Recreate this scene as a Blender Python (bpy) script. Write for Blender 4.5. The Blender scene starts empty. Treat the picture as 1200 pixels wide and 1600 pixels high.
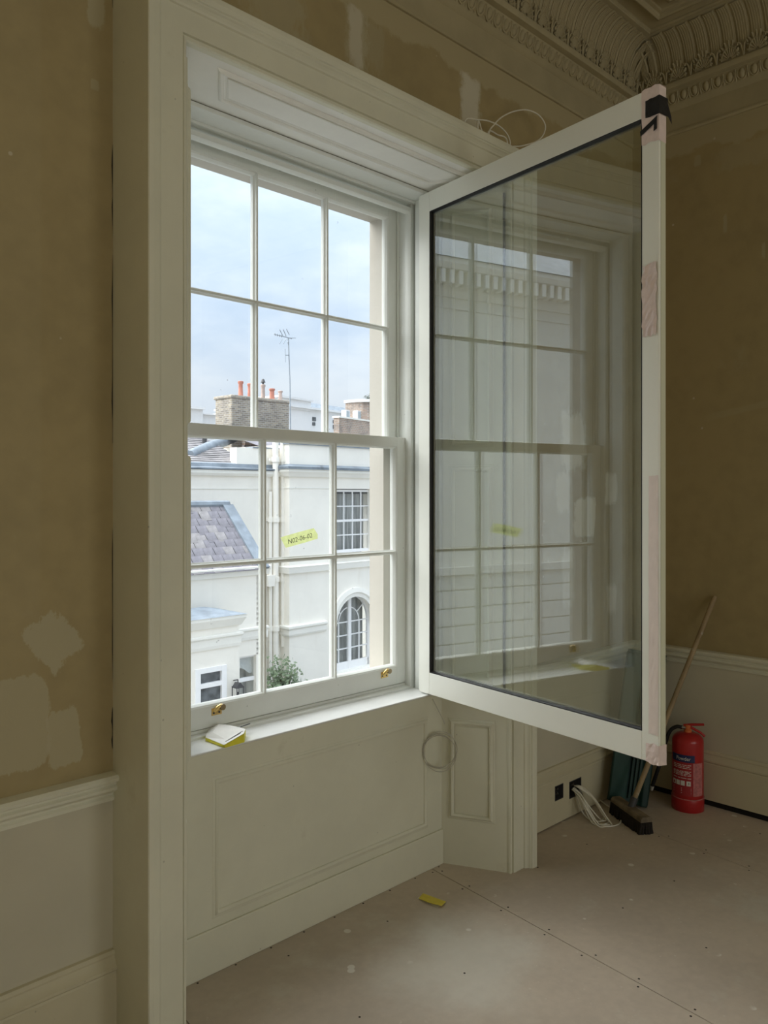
import bpy, math, random
from mathutils import Vector, Matrix
random.seed(7)
SC = bpy.context.scene
COL = SC.collection
PI = math.pi

# ------------------------------------------------------------------ camera
F, CXP, HYP, EYE = 1265.0, 600.0, 773.0, 1.6           # pixels of the 1200x1600 frame, metres
YAW = math.atan2(1240.0, 1265.0)
FW = Vector((math.sin(YAW), math.cos(YAW), 0)); RT = Vector((math.cos(YAW), -math.sin(YAW), 0))
cam_data = bpy.data.cameras.new('camera'); cam = bpy.data.objects.new('camera', cam_data); COL.objects.link(cam)
cam.location = (0, 0, EYE); cam.rotation_euler = (PI / 2, 0, -YAW)
cam_data.sensor_fit = 'HORIZONTAL'; cam_data.sensor_width = 36.0
cam_data.lens = 36.0 * F / 1200.0
cam_data.shift_y = (HYP - 800.0) / 1200.0
cam_data.clip_start = 0.05; cam_data.clip_end = 400
SC.camera = cam

# ------------------------------------------------------------------ light
SC.view_settings.view_transform = 'Standard'; SC.view_settings.look = 'None'
SC.view_settings.gamma = 1.0; SC.view_settings.use_curve_mapping = False
SC.view_settings.exposure = 0.42
SC.cycles.transparent_max_bounces = 24
SC.cycles.max_bounces = 14; SC.cycles.diffuse_bounces = 8; SC.cycles.glossy_bounces = 6
SC.cycles.sample_clamp_indirect = 6.0
SKY_STRENGTH = 0.88

# --- tiny expression helper over shader nodes
class X:
    nt = None
    def __init__(s, sock): s.s = sock
    @staticmethod
    def m(op, *a, clamp=False):
        n = X.nt.nodes.new('ShaderNodeMath'); n.operation = op; n.use_clamp = clamp
        for i, v in enumerate(a):
            if isinstance(v, X): X.nt.links.new(v.s, n.inputs[i])
            else: n.inputs[i].default_value = v
        return X(n.outputs[0])
    def __add__(s, o): return X.m('ADD', s, o)
    __radd__ = __add__
    def __sub__(s, o): return X.m('SUBTRACT', s, o)
    def __rsub__(s, o): return X.m('SUBTRACT', o, s)
    def __mul__(s, o): return X.m('MULTIPLY', s, o)
    __rmul__ = __mul__
    def __truediv__(s, o): return X.m('DIVIDE', s, o)
    def __pow__(s, o): return X.m('POWER', s, o)
def xabs(a): return X.m('ABSOLUTE', a)
def xmax(a, b): return X.m('MAXIMUM', a, b)
def xmin(a, b): return X.m('MINIMUM', a, b)
def smooth(a, lo, hi):
    n = X.nt.nodes.new('ShaderNodeMapRange'); n.interpolation_type = 'SMOOTHSTEP'
    X.nt.links.new(a.s, n.inputs[0])
    if lo <= hi: n.inputs[1].default_value, n.inputs[2].default_value = lo, hi
    else:
        n.inputs[1].default_value, n.inputs[2].default_value = hi, lo
        n.inputs[3].default_value, n.inputs[4].default_value = 1.0, 0.0
    return X(n.outputs[0])
def coords(kind='Object'):
    n = X.nt.nodes.new('ShaderNodeTexCoord'); return n.outputs[kind]
def sep(v):
    n = X.nt.nodes.new('ShaderNodeSeparateXYZ'); X.nt.links.new(v, n.inputs[0]); return [X(o) for o in n.outputs]
def noise(v, scale, detail=4, rough=0.55, stretch=None):
    if stretch:
        mp = X.nt.nodes.new('ShaderNodeMapping'); X.nt.links.new(v, mp.inputs[0]); mp.inputs['Scale'].default_value = stretch; v = mp.outputs[0]
    n = X.nt.nodes.new('ShaderNodeTexNoise'); X.nt.links.new(v, n.inputs['Vector'])
    n.inputs['Scale'].default_value = scale; n.inputs['Detail'].default_value = detail; n.inputs['Roughness'].default_value = rough
    return X(n.outputs[0])
def voronoi(v, scale):
    n = X.nt.nodes.new('ShaderNodeTexVoronoi'); X.nt.links.new(v, n.inputs['Vector']); n.inputs['Scale'].default_value = scale
    return X(n.outputs['Distance']), n.outputs['Color']
def colmix(fac, a, b):
    n = X.nt.nodes.new('ShaderNodeMix'); n.data_type = 'RGBA'
    if isinstance(fac, X): X.nt.links.new(fac.s, n.inputs[0])
    else: n.inputs[0].default_value = fac
    for i, c in ((6, a), (7, b)):
        if isinstance(c, (tuple, list)): n.inputs[i].default_value = (*c[:3], 1)
        else: X.nt.links.new(c, n.inputs[i])
    return n.outputs[2]

# --- world: bright overcast sky with soft clouds
world = bpy.data.worlds.new('overcast_sky'); SC.world = world; world.use_nodes = True
X.nt = world.node_tree; X.nt.nodes.clear()
g = coords('Generated'); dx, dy, dz = sep(g)
n1 = noise(g, 2.6, 6, 0.6, (1, 1, 2.2)); n2 = noise(g, 7.0, 5, 0.55, (1, 1, 2.0))
cl = smooth(n1 * 0.68 + n2 * 0.32, 0.34, 0.60)
skyc = colmix(cl, (0.56, 0.69, 0.86), (0.80, 0.89, 0.98))
hz = smooth(dz, 0.0, 0.22)
skyc = colmix(hz, (0.86, 0.91, 0.97), skyc)
bg = X.nt.nodes.new('ShaderNodeBackground'); out = X.nt.nodes.new('ShaderNodeOutputWorld')
X.nt.links.new(skyc, bg.inputs[0])
cie = (xmax(dz, 0.0) * 2.0 + 1.0) * (SKY_STRENGTH / 1.42)      # standard overcast sky: the zenith three times the horizon
X.nt.links.new(cie.s, bg.inputs[1]); X.nt.links.new(bg.outputs[0], out.inputs[0])

# --- added sun lamp to brighten the room, very soft, high left of the window
sun_fill = bpy.data.lights.new('sun_fill', 'SUN'); sun_fill.energy = 6.0; sun_fill.angle = math.radians(90); sun_fill.color = (1.0, 0.98, 0.94)
so = bpy.data.objects.new('sun_fill', sun_fill); COL.objects.link(so)
so.rotation_euler = Vector((0.42, -0.45, -0.79)).to_track_quat('-Z', 'Y').to_euler()
# --- daylight through the room's other windows, in the wall behind the photographer
REAR = [(-0.1, 1.1), (2.0, 3.2)]; REAR_Y = -3.6
for a, b in REAR:
    l = bpy.data.lights.new('rear_window_daylight', 'AREA'); l.shape = 'RECTANGLE'; l.size = b - a; l.size_y = 2.2
    l.energy = 13.5; l.color = (1.0, 0.985, 0.88)
    o = bpy.data.objects.new('rear_window_daylight', l); COL.objects.link(o)
    o.location = ((a + b) / 2, REAR_Y - 0.02, 1.85); o.rotation_euler = (PI / 2, 0, 0)

# --- fill lamp in an added, unseen window opening, left of the view
W2A, W2B = -2.1, -0.9
l = bpy.data.lights.new('added_window_fill', 'AREA'); l.shape = 'RECTANGLE'; l.size = W2B - W2A; l.size_y = 2.1; l.energy = 52; l.color = (1.0, 1.0, 0.95)
o = bpy.data.objects.new('added_window_fill', l); COL.objects.link(o); o.location = ((W2A + W2B) / 2, 2.43, 1.82); o.rotation_euler = (-PI / 2, 0, 0)

# ------------------------------------------------------------------ pixel -> place
def ray(x, y):
    d = FW + RT * ((x - CXP) / F); return Vector((d.x, d.y, (HYP - y) / F))
def at_y(x, y, Y):
    r = ray(x, y); r = r * (Y / r.y); return Vector((r.x, r.y, r.z + EYE))
def at_x(x, y, XX):
    r = ray(x, y); r = r * (XX / r.x); return Vector((r.x, r.y, r.z + EYE))
def at_z(x, y, Z):
    r = ray(x, y); r = r * ((Z - EYE) / r.z); return Vector((r.x, r.y, Z))

# ------------------------------------------------------------------ mesh helpers
class MB:
    def __init__(s): s.v = []; s.f = []
    def add(s, vs, fs):
        k = len(s.v); s.v += [Vector(p) for p in vs]; s.f += [tuple(i + k for i in f) for f in fs]; return s
    def box(s, x0, x1, y0, y1, z0, z1):
        x0, x1 = sorted((x0, x1)); y0, y1 = sorted((y0, y1)); z0, z1 = sorted((z0, z1))
        return s.add([(x0,y0,z0),(x1,y0,z0),(x1,y1,z0),(x0,y1,z0),(x0,y0,z1),(x1,y0,z1),(x1,y1,z1),(x0,y1,z1)],
                     [(3,2,1,0),(4,5,6,7),(0,1,5,4),(1,2,6,5),(2,3,7,6),(3,0,4,7)])
    def prism(s, poly, o, u, v, w):
        """polygon (a,b) in the u,v directions at o, extruded by vector w"""
        o, u, v, w = map(Vector, (o, u, v, w)); n = len(poly)
        p = [o + u * a + v * b for a, b in poly]
        fs = [(i, (i + 1) % n, n + (i + 1) % n, n + i) for i in range(n)] + [tuple(reversed(range(n))), tuple(range(n, 2 * n))]
        return s.add(p + [q + w for q in p], fs)
    def sweep(s, path, prof, N, closed=False, ring=True):
        """mitred sweep of profile (a = beside the path, b = along N)"""
        path = [Vector(p) for p in path]; N = Vector(N).normalized(); n = len(path); k = len(prof); vs = []
        for i, p in enumerate(path):
            d1 = (path[i] - path[i - 1]).normalized() if (i > 0 or closed) else None
            d2 = (path[(i + 1) % n] - path[i]).normalized() if (i < n - 1 or closed) else None
            p1 = N.cross(d1) if d1 else N.cross(d2); p2 = N.cross(d2) if d2 else p1
            m = (p1 + p2) / (1 + p1.dot(p2))
            vs += [p + m * a + N * b for a, b in prof]
        fs = []
        for i in range(n if closed else n - 1):
            j = (i + 1) % n
            for q in range(k if ring else k - 1):
                r = (q + 1) % k; fs.append((i * k + q, i * k + r, j * k + r, j * k + q))
        if not closed and ring: fs += [tuple(range(k)), tuple((n - 1) * k + q for q in reversed(range(k)))]
        return s.add(vs, fs)
    def tube(s, pts, r, seg=8, closed=False, caps=True):
        pts = [Vector(p) for p in pts]; n = len(pts); vs = []; prev = None
        rr = r if isinstance(r, (list, tuple)) else [r] * n
        for i, p in enumerate(pts):
            a = pts[i - 1] if (i > 0 or closed) else p; b = pts[(i + 1) % n] if (i < n - 1 or closed) else p
            d = (b - a).normalized()
            if prev is None: prev = d.orthogonal().normalized()
            e = (prev - d * prev.dot(d)); e = e.normalized() if e.length > 1e-6 else d.orthogonal().normalized()
            g_ = d.cross(e); prev = e
            vs += [p + (e * math.cos(2 * PI * q / seg) + g_ * math.sin(2 * PI * q / seg)) * rr[i] for q in range(seg)]
        fs = []
        for i in range(n if closed else n - 1):
            j = (i + 1) % n
            for q in range(seg):
                t = (q + 1) % seg; fs.append((i * seg + q, i * seg + t, j * seg + t, j * seg + q))
        if caps and not closed: fs += [tuple(reversed(range(seg))), tuple((n - 1) * seg + q for q in range(seg))]
        return s.add(vs, fs)
    def lathe(s, prof, seg=32, c=(0, 0, 0)):
        c = Vector(c); k = len(prof); vs = []
        for i in range(seg):
            a = 2 * PI * i / seg; vs += [c + Vector((r * math.cos(a), r * math.sin(a), z)) for r, z in prof]
        fs = [(i * k + q, ((i + 1) % seg) * k + q, ((i + 1) % seg) * k + q + 1, i * k + q + 1) for i in range(seg) for q in range(k - 1)]
        return s.add(vs, fs)
    def quad(s, *p): return s.add(p, [tuple(range(len(p)))])
    def xf(s, M): s.v = [M @ p for p in s.v]; return s
    def mesh(s, name, mat, smoothdeg=None):
        me = bpy.data.meshes.new(name); me.from_pydata([tuple(p) for p in s.v], [], s.f); me.update()
        import bmesh
        bm = bmesh.new(); bm.from_mesh(me); bmesh.ops.recalc_face_normals(bm, faces=bm.faces); bm.to_mesh(me); bm.free()
        if mat: me.materials.append(mat)
        if smoothdeg:
            me.polygons.foreach_set('use_smooth', [True] * len(me.polygons)); me.set_sharp_from_angle(angle=math.radians(smoothdeg))
        return me
    def build(s, name, mat, parent=None, smoothdeg=None, bevel=0):
        o = bpy.data.objects.new(name, s.mesh(name, mat, smoothdeg)); COL.objects.link(o)
        if parent: o.parent = parent
        if bevel:
            b = o.modifiers.new('bevel', 'BEVEL'); b.width = bevel; b.segments = 2; b.limit_method = 'ANGLE'
        return o
def tag(o, label=None, cat=None, group=None, kind=None):
    if label: o['label'] = label
    if cat: o['category'] = cat
    if group: o['group'] = group
    if kind: o['kind'] = kind
    return o
def empty(name, loc=(0, 0, 0)):
    o = bpy.data.objects.new(name, None); o.location = loc; o.empty_display_size = 0.1; COL.objects.link(o); return o
def keep(o, parent):                 # parent while the mesh stays in world coordinates
    o.parent = parent; o.matrix_parent_inverse = Matrix.Translation(-Vector(parent.location)); return o
def inst(src, parent, M):            # shared-mesh copy
    o = bpy.data.objects.new(src.name.split('.')[0], src.data); COL.objects.link(o); o.parent = parent; o.matrix_local = M; return o
def spline(pts, n=8, closed=False):
    pts = [Vector(p) for p in pts]; m = len(pts); out_ = []
    for i in range(m if closed else m - 1):
        p0 = pts[(i - 1) % m] if (closed or i > 0) else pts[0]; p1 = pts[i]; p2 = pts[(i + 1) % m]
        p3 = pts[(i + 2) % m] if (closed or i < m - 2) else pts[-1]
        for k in range(n):
            t = k / n
            out_.append(0.5 * ((2 * p1) + (p2 - p0) * t + (2 * p0 - 5 * p1 + 4 * p2 - p3) * t * t + (3 * p1 - p0 - 3 * p2 + p3) * t ** 3))
    if not closed: out_.append(pts[-1])
    return out_

# ------------------------------------------------------------------ materials
def newmat(name):
    m = bpy.data.materials.new(name); m.use_nodes = True; X.nt = m.node_tree; return m, m.node_tree.nodes['Principled BSDF']
def setcol(b, c):
    if isinstance(c, (tuple, list)): b.inputs['Base Color'].default_value = (*c[:3], 1)
    else: X.nt.links.new(c, b.inputs['Base Color'])
def bump(b, h, strength=0.3, dist=0.002):
    n = X.nt.nodes.new('ShaderNodeBump'); n.inputs['Strength'].default_value = strength; n.inputs['Distance'].default_value = dist
    X.nt.links.new(h.s, n.inputs['Height']); X.nt.links.new(n.outputs[0], b.inputs['Normal'])
def sc(c, k): return tuple(v * k for v in c)
def plain(name, c, rough=0.5, var=0.08, scale=9, metal=0, bmp=0, bscale=60, spec=0.4):
    m, b = newmat(name); v = coords()
    n = noise(v, scale, 5); setcol(b, colmix(smooth(n, 0.3, 0.7), sc(c, 1 - var), sc(c, 1 + var)))
    b.inputs['Roughness'].default_value = rough; b.inputs['Metallic'].default_value = metal; b.inputs['Specular IOR Level'].default_value = spec
    if bmp: bump(b, noise(v, bscale, 4), bmp)
    return m

def blob(P, cx, cz, rx, rz, nz, ragged=0.35, soft=0.12, ang=0.0):
    """0..1 mask of a ragged patch in the two in-plane coordinates P=(a,b)"""
    a = P[0] - cx; b = P[1] - cz
    if ang:
        c_, s_ = math.cos(ang), math.sin(ang); a, b = a * c_ + b * s_, b * c_ - a * s_
    a = xabs(a) / rx; b = xabs(b) / rz
    d = (a ** 5.0 + b ** 5.0) ** 0.2
    return smooth(d + (nz - 0.5) * (5 * ragged), 1 + soft, 1 - soft)

BROWN, FILL, DADO, FRIEZE = (0.39, 0.315, 0.165), (0.47, 0.425, 0.285), (0.57, 0.54, 0.425), (0.46, 0.395, 0.24)
PLASTER = (0.74, 0.71, 0.60)
def wall_material(name, horiz, patches, plaster=()):
    m, b = newmat(name); v = coords(); px_, py_, pz_ = sep(v); h = px_ if horiz == 'x' else py_
    big = noise(v, 1.3, 4); fine = noise(v, 14, 5); rag = noise(v, 14, 8, 0.75); st = noise(v, 55, 5, 0.7, (1, 1, .35))
    col = colmix(smooth(big * 0.6 + fine * 0.4, 0.35, 0.65), sc(BROWN, 0.92), sc(BROWN, 1.08))
    mott = smooth(noise(v, 3.2, 6, 0.7), 0.60, 0.72)
    col = colmix(mott * 0.18, col, FILL)
    for (cx, cz, rx, rz, k, rg, sf, ang) in patches:
        col = colmix(blob((h, pz_), cx, cz, rx, rz, rag * 0.6 + st * 0.4, rg, sf, ang) * k, col, FILL)
    for (cx, cz, rx, rz, k, rg, sf, ang) in plaster:
        col = colmix(blob((h, pz_), cx, cz, rx, rz, rag * 0.6 + st * 0.4, rg, sf, ang) * k, col, PLASTER)
    # frieze coat above, with a ragged lower edge
    col = colmix(smooth(pz_ + (noise(v, 4.5, 5, 0.6) - 0.5) * 0.22, 3.40, 3.425), col, FRIEZE)
    # lighter coat below the dado
    dn = noise(v, 2.2, 5); col2 = colmix(smooth(dn, 0.3, 0.7), sc(DADO, 0.93), sc(DADO, 1.05))
    col = colmix(smooth(pz_, 0.776, 0.772), col, col2)
    # small white nicks
    d, _ = voronoi(v, 7.0); d2 = smooth(d, 0.052, 0.03)
    col = colmix(d2 * 0.6, col, (0.66, 0.62, 0.5))
    setcol(b, col); b.inputs['Roughness'].default_value = 0.75; b.inputs['Specular IOR Level'].default_value = 0.25
    bump(b, noise(v, 45, 5) * 0.5 + rag * 0.5, 0.25, 0.003)
    return m
def pp(x, y, rx, ry, k, rg=0.35, sf=0.15, ang=0.0, Y=2.24):   # a patch measured on the window wall
    c = at_y(x, y, Y); dxp = at_y(x + rx, y, Y); dyp = at_y(x, y - ry, Y)
    return (c.x, c.z, abs(dxp.x - c.x), abs(dyp.z - c.z), k, rg, sf, ang)
front_patches = [
    pp(84, 1000, 32, 42, .85, .35, .06, 0.62), pp(10, 1135, 68, 76, .75, .14, .025, 0.04), pp(100, 1153, 26, 46, .75, .25, .04, 0.1),
    pp(150, 10, 12, 30, .8, .4, .2), pp(148, 132, 6, 8, .5, .4, .2),
    pp(558, 50, 16, 62, .75, .7, .35), pp(585, 70, 14, 40, .4, .7, .4), pp(430, 20, 46, 40, .55, .8, .4), pp(735, 165, 14, 58, .9, .6, .3),
    pp(30, 300, 34, 900, .12, .05, .12)]
plaster_patches = [pp(914, 808, 16, 30, .95, .30, .10), pp(896, 690, 18, 42, .8, .35, .2), pp(880, 770, 10, 30, .6, .4, .2), pp(888, 900, 9, 44, .45, .4, .3),
    pp(955, 762, 9, 24, .85, .35, .2), pp(956, 935, 7, 20, .7, .4, .3), pp(735, 165, 13, 58, .6, .4, .3), pp(556, 55, 10, 56, .45, .4, .3)]
M_wall_front = wall_material('painted_plaster_window_wall', 'x', front_patches, plaster_patches)
def pr(x, y, rx, ry, k, rg=.5, sf=.2, ang=0.0):
    c = at_x(x, y, 4.125); a = at_x(x + rx, y, 4.125); b = at_x(x, y - ry, 4.125)
    return (c.y, c.z, abs(a.y - c.y), abs(b.z - c.z), k, rg, sf, ang)
M_wall_right = wall_material('painted_plaster_right_wall', 'y', [pr(1133, 348, 3, 14, .55), pr(1193, 392, 3, 12, .6), pr(1090, 250, 5, 8, .45), pr(1160, 640, 50, 5, .22, .3, .4, -0.16), pr(1180, 235, 60, 20, .3)])
M_wall = wall_material('painted_plaster', 'x', [])

def paint_material(name, c, rough=0.45, dirt=0.25):
    m, b = newmat(name); v = coords(); _, _, pz_ = sep(v)
    n = noise(v, 2.5, 6, 0.65); f = noise(v, 18, 5, 0.6, (1, 1, 0.25))
    col = colmix(smooth(n, 0.3, 0.7), sc(c, 0.95), sc(c, 1.04))
    sm = smooth(noise(v, 5.0, 6, 0.7), 0.60, 0.74)
    col = colmix(sm * dirt, col, sc((c[0] * 0.92, c[1] * 0.88, c[2] * 0.78), 0.72))
    d, _ = voronoi(v, 11.0)
    col = colmix(smooth(d, 0.045, 0.02) * 0.7, col, sc(c, 0.55))
    setcol(b, col); b.inputs['Roughness'].default_value = rough; b.inputs['Specular IOR Level'].default_value = 0.35
    bump(b, f, 0.12, 0.001)
    return m
M_trim = paint_material('old_white_gloss_paint', (0.72, 0.715, 0.59), 0.45, 0.30)
M_base = paint_material('cream_baseboard_paint', (0.60, 0.555, 0.40), 0.55, 0.35)
M_white = paint_material('white_window_paint', (0.76, 0.78, 0.75), 0.38, 0.10)
M_soffit = paint_material('soffit_primer', (0.87, 0.87, 0.84), 0.55, 0.15)
M_sill = plain('white_sill_paint', (0.80, 0.81, 0.80), 0.35, 0.03, 12)
M_ceil = plain('cornice_distemper', (0.43, 0.375, 0.235), 0.8, 0.06, 6, bmp=0.2)
M_alu = plain('white_powder_coat', (0.85, 0.86, 0.80), 0.32, 0.015, 4, spec=0.5)
M_alu_edge = plain('grey_green_edge_profile', (0.66, 0.67, 0.52), 0.4, 0.02, 4)
M_rubber = plain('black_rubber', (0.012, 0.012, 0.013), 0.5, 0.1)
M_pink = plain('pink_masking_tape', (0.76, 0.63, 0.60), 0.6, 0.05, 40, bmp=0.4, bscale=90)
M_pinkfilm = plain('pale_pink_film', (0.80, 0.70, 0.66), 0.45, 0.03, 25)
M_btape = plain('black_tape', (0.012, 0.012, 0.014), 0.55, 0.3, 50, bmp=0.5, bscale=80)
M_dark = plain('dark_and_gap_shade', (0.015, 0.013, 0.011), 0.9, 0.2)  # near black, also the painted shade in gaps
M_brass = plain('brass', (0.72, 0.52, 0.20), 0.3, 0.1, 30, metal=1)
M_steel = plain('galvanised_steel', (0.45, 0.45, 0.44), 0.4, 0.12, 30, metal=1)
M_cable = plain('white_cable', (0.82, 0.80, 0.71), 0.45, 0.04)
M_greycable = plain('grey_cable', (0.52, 0.50, 0.44), 0.45, 0.04)
M_yellow = plain('yellow_paper', (0.72, 0.60, 0.06), 0.55, 0.06, 30)
M_yellow2 = plain('bright_yellow_paper', (0.80, 0.74, 0.05), 0.5, 0.05, 30)
M_paper = plain('white_paper', (0.80, 0.79, 0.76), 0.6, 0.03, 30)
def translucent_material(name, c):
    m = bpy.data.materials.new(name); m.use_nodes = True; X.nt = m.node_tree; X.nt.nodes.clear()
    col = colmix(smooth(noise(coords(), 60, 3), .3, .7), sc(c, .93), sc(c, 1.05))
    a = X.nt.nodes.new('ShaderNodeBsdfTranslucent'); b = X.nt.nodes.new('ShaderNodeBsdfDiffuse'); X.nt.links.new(col, a.inputs[0]); X.nt.links.new(col, b.inputs[0])
    mx = X.nt.nodes.new('ShaderNodeMixShader'); mx.inputs[0].default_value = .35; X.nt.links.new(a.outputs[0], mx.inputs[1]); X.nt.links.new(b.outputs[0], mx.inputs[2])
    o = X.nt.nodes.new('ShaderNodeOutputMaterial'); X.nt.links.new(mx.outputs[0], o.inputs[0]); return m
M_gtape = translucent_material('pale_green_masking_tape', (0.60, 0.65, 0.30))
M_ink = plain('dark_ink', (0.05, 0.05, 0.045), 0.6, 0.1)
M_red = plain('extinguisher_red', (0.42, 0.018, 0.02), 0.28, 0.06, 8, spec=0.5)
M_redprint = plain('label_red', (0.36, 0.03, 0.035), 0.5, 0.05)
M_palelabel = plain('label_pale_print', (0.50, 0.17, 0.17), 0.55, 0.2, 60)
M_navy = plain('label_navy', (0.018, 0.025, 0.10), 0.45, 0.05)
M_print = plain('print_white', (0.72, 0.70, 0.66), 0.55, 0.04)
M_orange = plain('valve_orange', (0.60, 0.16, 0.05), 0.4, 0.05)
M_green = plain('dark_green_plastic', (0.008, 0.036, 0.031), 0.42, 0.12, 7, bmp=0.1)
M_green2 = plain('dark_green_plastic_lid', (0.012, 0.056, 0.048), 0.4, 0.12, 7)
M_bristle = plain('black_bristle', (0.018, 0.014, 0.012), 0.9, 0.4, 90, bmp=0.8, bscale=200)

# floor sheets: pinkish board with drips, scuffs and dust
def floor_material():
    m, b = newmat('pink_floor_board'); v = coords()
    n = noise(v, 1.4, 6, 0.6); f = noise(v, 30, 5)
    c = (0.54, 0.465, 0.38)
    col = colmix(smooth(n * 0.75 + f * 0.25, 0.35, 0.65), sc(c, 0.88), sc(c, 1.08))
    dust = smooth(noise(v, 2.6, 6, 0.7), 0.54, 0.72); col = colmix(dust * 0.6, col, (0.60, 0.575, 0.495))
    fx_, fy_, _z = sep(v); dc = at_z(720, 1500, 0)
    col = colmix(blob((fx_, fy_), dc.x, dc.y, .24, .20, noise(v, 7, 6, .65), .30, .6, .4) * 0.55, col, (0.70, 0.69, 0.62))
    d, _ = voronoi(v, 9.0); msk = smooth(noise(v, 7, 3), 0.48, 0.60)
    col = colmix(smooth(d + (f - 0.5) * 0.05, 0.135, 0.10) * msk * 0.8, col, (0.78, 0.76, 0.70))
    d3, _ = voronoi(v, 28.0); col = colmix(smooth(d3, 0.13, 0.09) * smooth(n, 0.45, 0.6) * 0.7, col, (0.66, 0.62, 0.55))
    scr = smooth(noise(v, 9, 5, 0.7, (6, 0.7, 1)), 0.66, 0.70); col = colmix(scr * 0.22, col, (0.62, 0.57, 0.48))
    setcol(b, col); b.inputs['Roughness'].default_value = 0.62; b.inputs['Specular IOR Level'].default_value = 0.3
    bump(b, f, 0.12, 0.001); return m
M_floor = floor_material()

def glass_material(name, tint, f0, smear=0.0):
    m = bpy.data.materials.new(name); m.use_nodes = True; X.nt = m.node_tree; X.nt.nodes.clear()
    lw = X.nt.nodes.new('ShaderNodeLayerWeight'); lw.inputs[0].default_value = 0.5
    fr = (X(lw.outputs['Facing']) ** 5.0) * (1 - f0) + f0
    tr = X.nt.nodes.new('ShaderNodeBsdfTransparent'); tr.inputs[0].default_value = (*tint, 1)
    gl = X.nt.nodes.new('ShaderNodeBsdfGlossy'); gl.inputs['Roughness'].default_value = 0.0
    mx = X.nt.nodes.new('ShaderNodeMixShader'); X.nt.links.new(fr.s, mx.inputs[0]); X.nt.links.new(tr.outputs[0], mx.inputs[1]); X.nt.links.new(gl.outputs[0], mx.inputs[2])
    last = mx.outputs[0]
    if smear:
        v = coords(); df = X.nt.nodes.new('ShaderNodeBsdfDiffuse'); df.inputs[0].default_value = (0.35, 0.36, 0.37, 1)
        spots = smooth(noise(v, 26, 3), 0.70, 0.76) * smooth(noise(v, 4.5, 2), 0.5, 0.62)
        m2 = X.nt.nodes.new('ShaderNodeMixShader'); X.nt.links.new((spots * smear).s, m2.inputs[0]); X.nt.links.new(last, m2.inputs[1]); X.nt.links.new(df.outputs[0], m2.inputs[2]); last = m2.outputs[0]
    o = X.nt.nodes.new('ShaderNodeOutputMaterial'); X.nt.links.new(last, o.inputs[0]); return m
M_pane = glass_material('window_glass', (0.97, 0.985, 0.98), 0.035, 0.45)
M_leafglass = glass_material('coated_double_glass', (0.91, 0.94, 0.905), 0.20)

# exterior
def stucco_material(name, c, stain=0.25):
    m, b = newmat(name); v = coords(); n = noise(v, 0.6, 6, 0.65); f = noise(v, 5, 5, 0.6, (1, 1, 0.2))
    col = colmix(smooth(n, 0.35, 0.7), sc(c, 0.95), sc(c, 1.04))
    col = colmix(smooth(f, 0.58, 0.78) * stain, col, sc((c[0], c[1] * 0.93, c[2] * 0.84), 0.78))
    setcol(b, col); b.inputs['Roughness'].default_value = 0.85; bump(b, noise(v, 25, 4), 0.15, 0.01); return m
M_stucco = stucco_material('cream_stucco', (0.88, 0.85, 0.785))
M_stucco2 = stucco_material('pale_stucco', (0.84, 0.825, 0.775), 0.15)
M_stone = stucco_material('stone_coloured_stucco', (0.52, 0.49, 0.435))
M_far = stucco_material('far_white_stucco', (0.78, 0.79, 0.80), 0.1)
M_xwhite = plain('white_joinery', (0.84, 0.84, 0.85), 0.5, 0.02)
M_xglass = plain('dark_window_pane', (0.10, 0.11, 0.12), 0.15, 0.5, 5, spec=0.6)
M_lead = plain('lead_flashing', (0.21, 0.245, 0.285), 0.6, 0.2, 4, bmp=0.3, bscale=12)
M_slate = plain('slate', (0.20, 0.19, 0.215), 0.6, 0.35, 3.0, bmp=0.3, bscale=25)
M_slate2 = plain('mossy_slate', (0.27, 0.255, 0.26), 0.65, 0.3, 4.0, bmp=0.3, bscale=25)
M_pot = plain('terracotta', (0.58, 0.25, 0.19), 0.8, 0.2, 3)
M_potpale = plain('weathered_pot', (0.52, 0.42, 0.38), 0.8, 0.2, 3)
M_leaf = plain('olive_leaf', (0.19, 0.25, 0.15), 0.6, 0.35, 2.5)
M_asphalt = plain('asphalt', (0.22, 0.22, 0.21), 0.9, 0.15, 2)
M_mast = plain('aerial_metal', (0.32, 0.36, 0.40), 0.5, 0.1)
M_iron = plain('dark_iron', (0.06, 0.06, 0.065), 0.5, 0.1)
def brick_material(name, c1, c2, mortar, sx):
    m, b = newmat(name); v = coords(); a, bb, c = sep(v)
    cm = X.nt.nodes.new('ShaderNodeCombineXYZ'); X.nt.links.new((a + bb).s, cm.inputs[0]); X.nt.links.new(c.s, cm.inputs[1])
    t = X.nt.nodes.new('ShaderNodeTexBrick'); X.nt.links.new(cm.outputs[0], t.inputs['Vector'])
    t.inputs['Color1'].default_value = (*c1, 1); t.inputs['Color2'].default_value = (*c2, 1); t.inputs['Mortar'].default_value = (*mortar, 1)
    t.inputs['Scale'].default_value = sx; t.inputs['Brick Width'].default_value = 0.46; t.inputs['Row Height'].default_value = 0.16; t.inputs['Mortar Size'].default_value = 0.022
    n = noise(v, 1.6, 5, 0.7)
    setcol(b, colmix(smooth(n, 0.42, 0.68) * 0.55, t.outputs['Color'], (0.13, 0.13, 0.135))); b.inputs['Roughness'].default_value = 0.9
    bump(b, X(t.outputs['Fac']) * -1.0, 0.5, 0.01); return m
M_brick = brick_material('sooty_stock_brick', (0.46, 0.39, 0.30), (0.25, 0.215, 0.175), (0.50, 0.48, 0.44), 3.4)
M_brickred = brick_material('red_brick', (0.44, 0.31, 0.24), (0.37, 0.28, 0.22), (0.5, 0.46, 0.42), 2.0)
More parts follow.
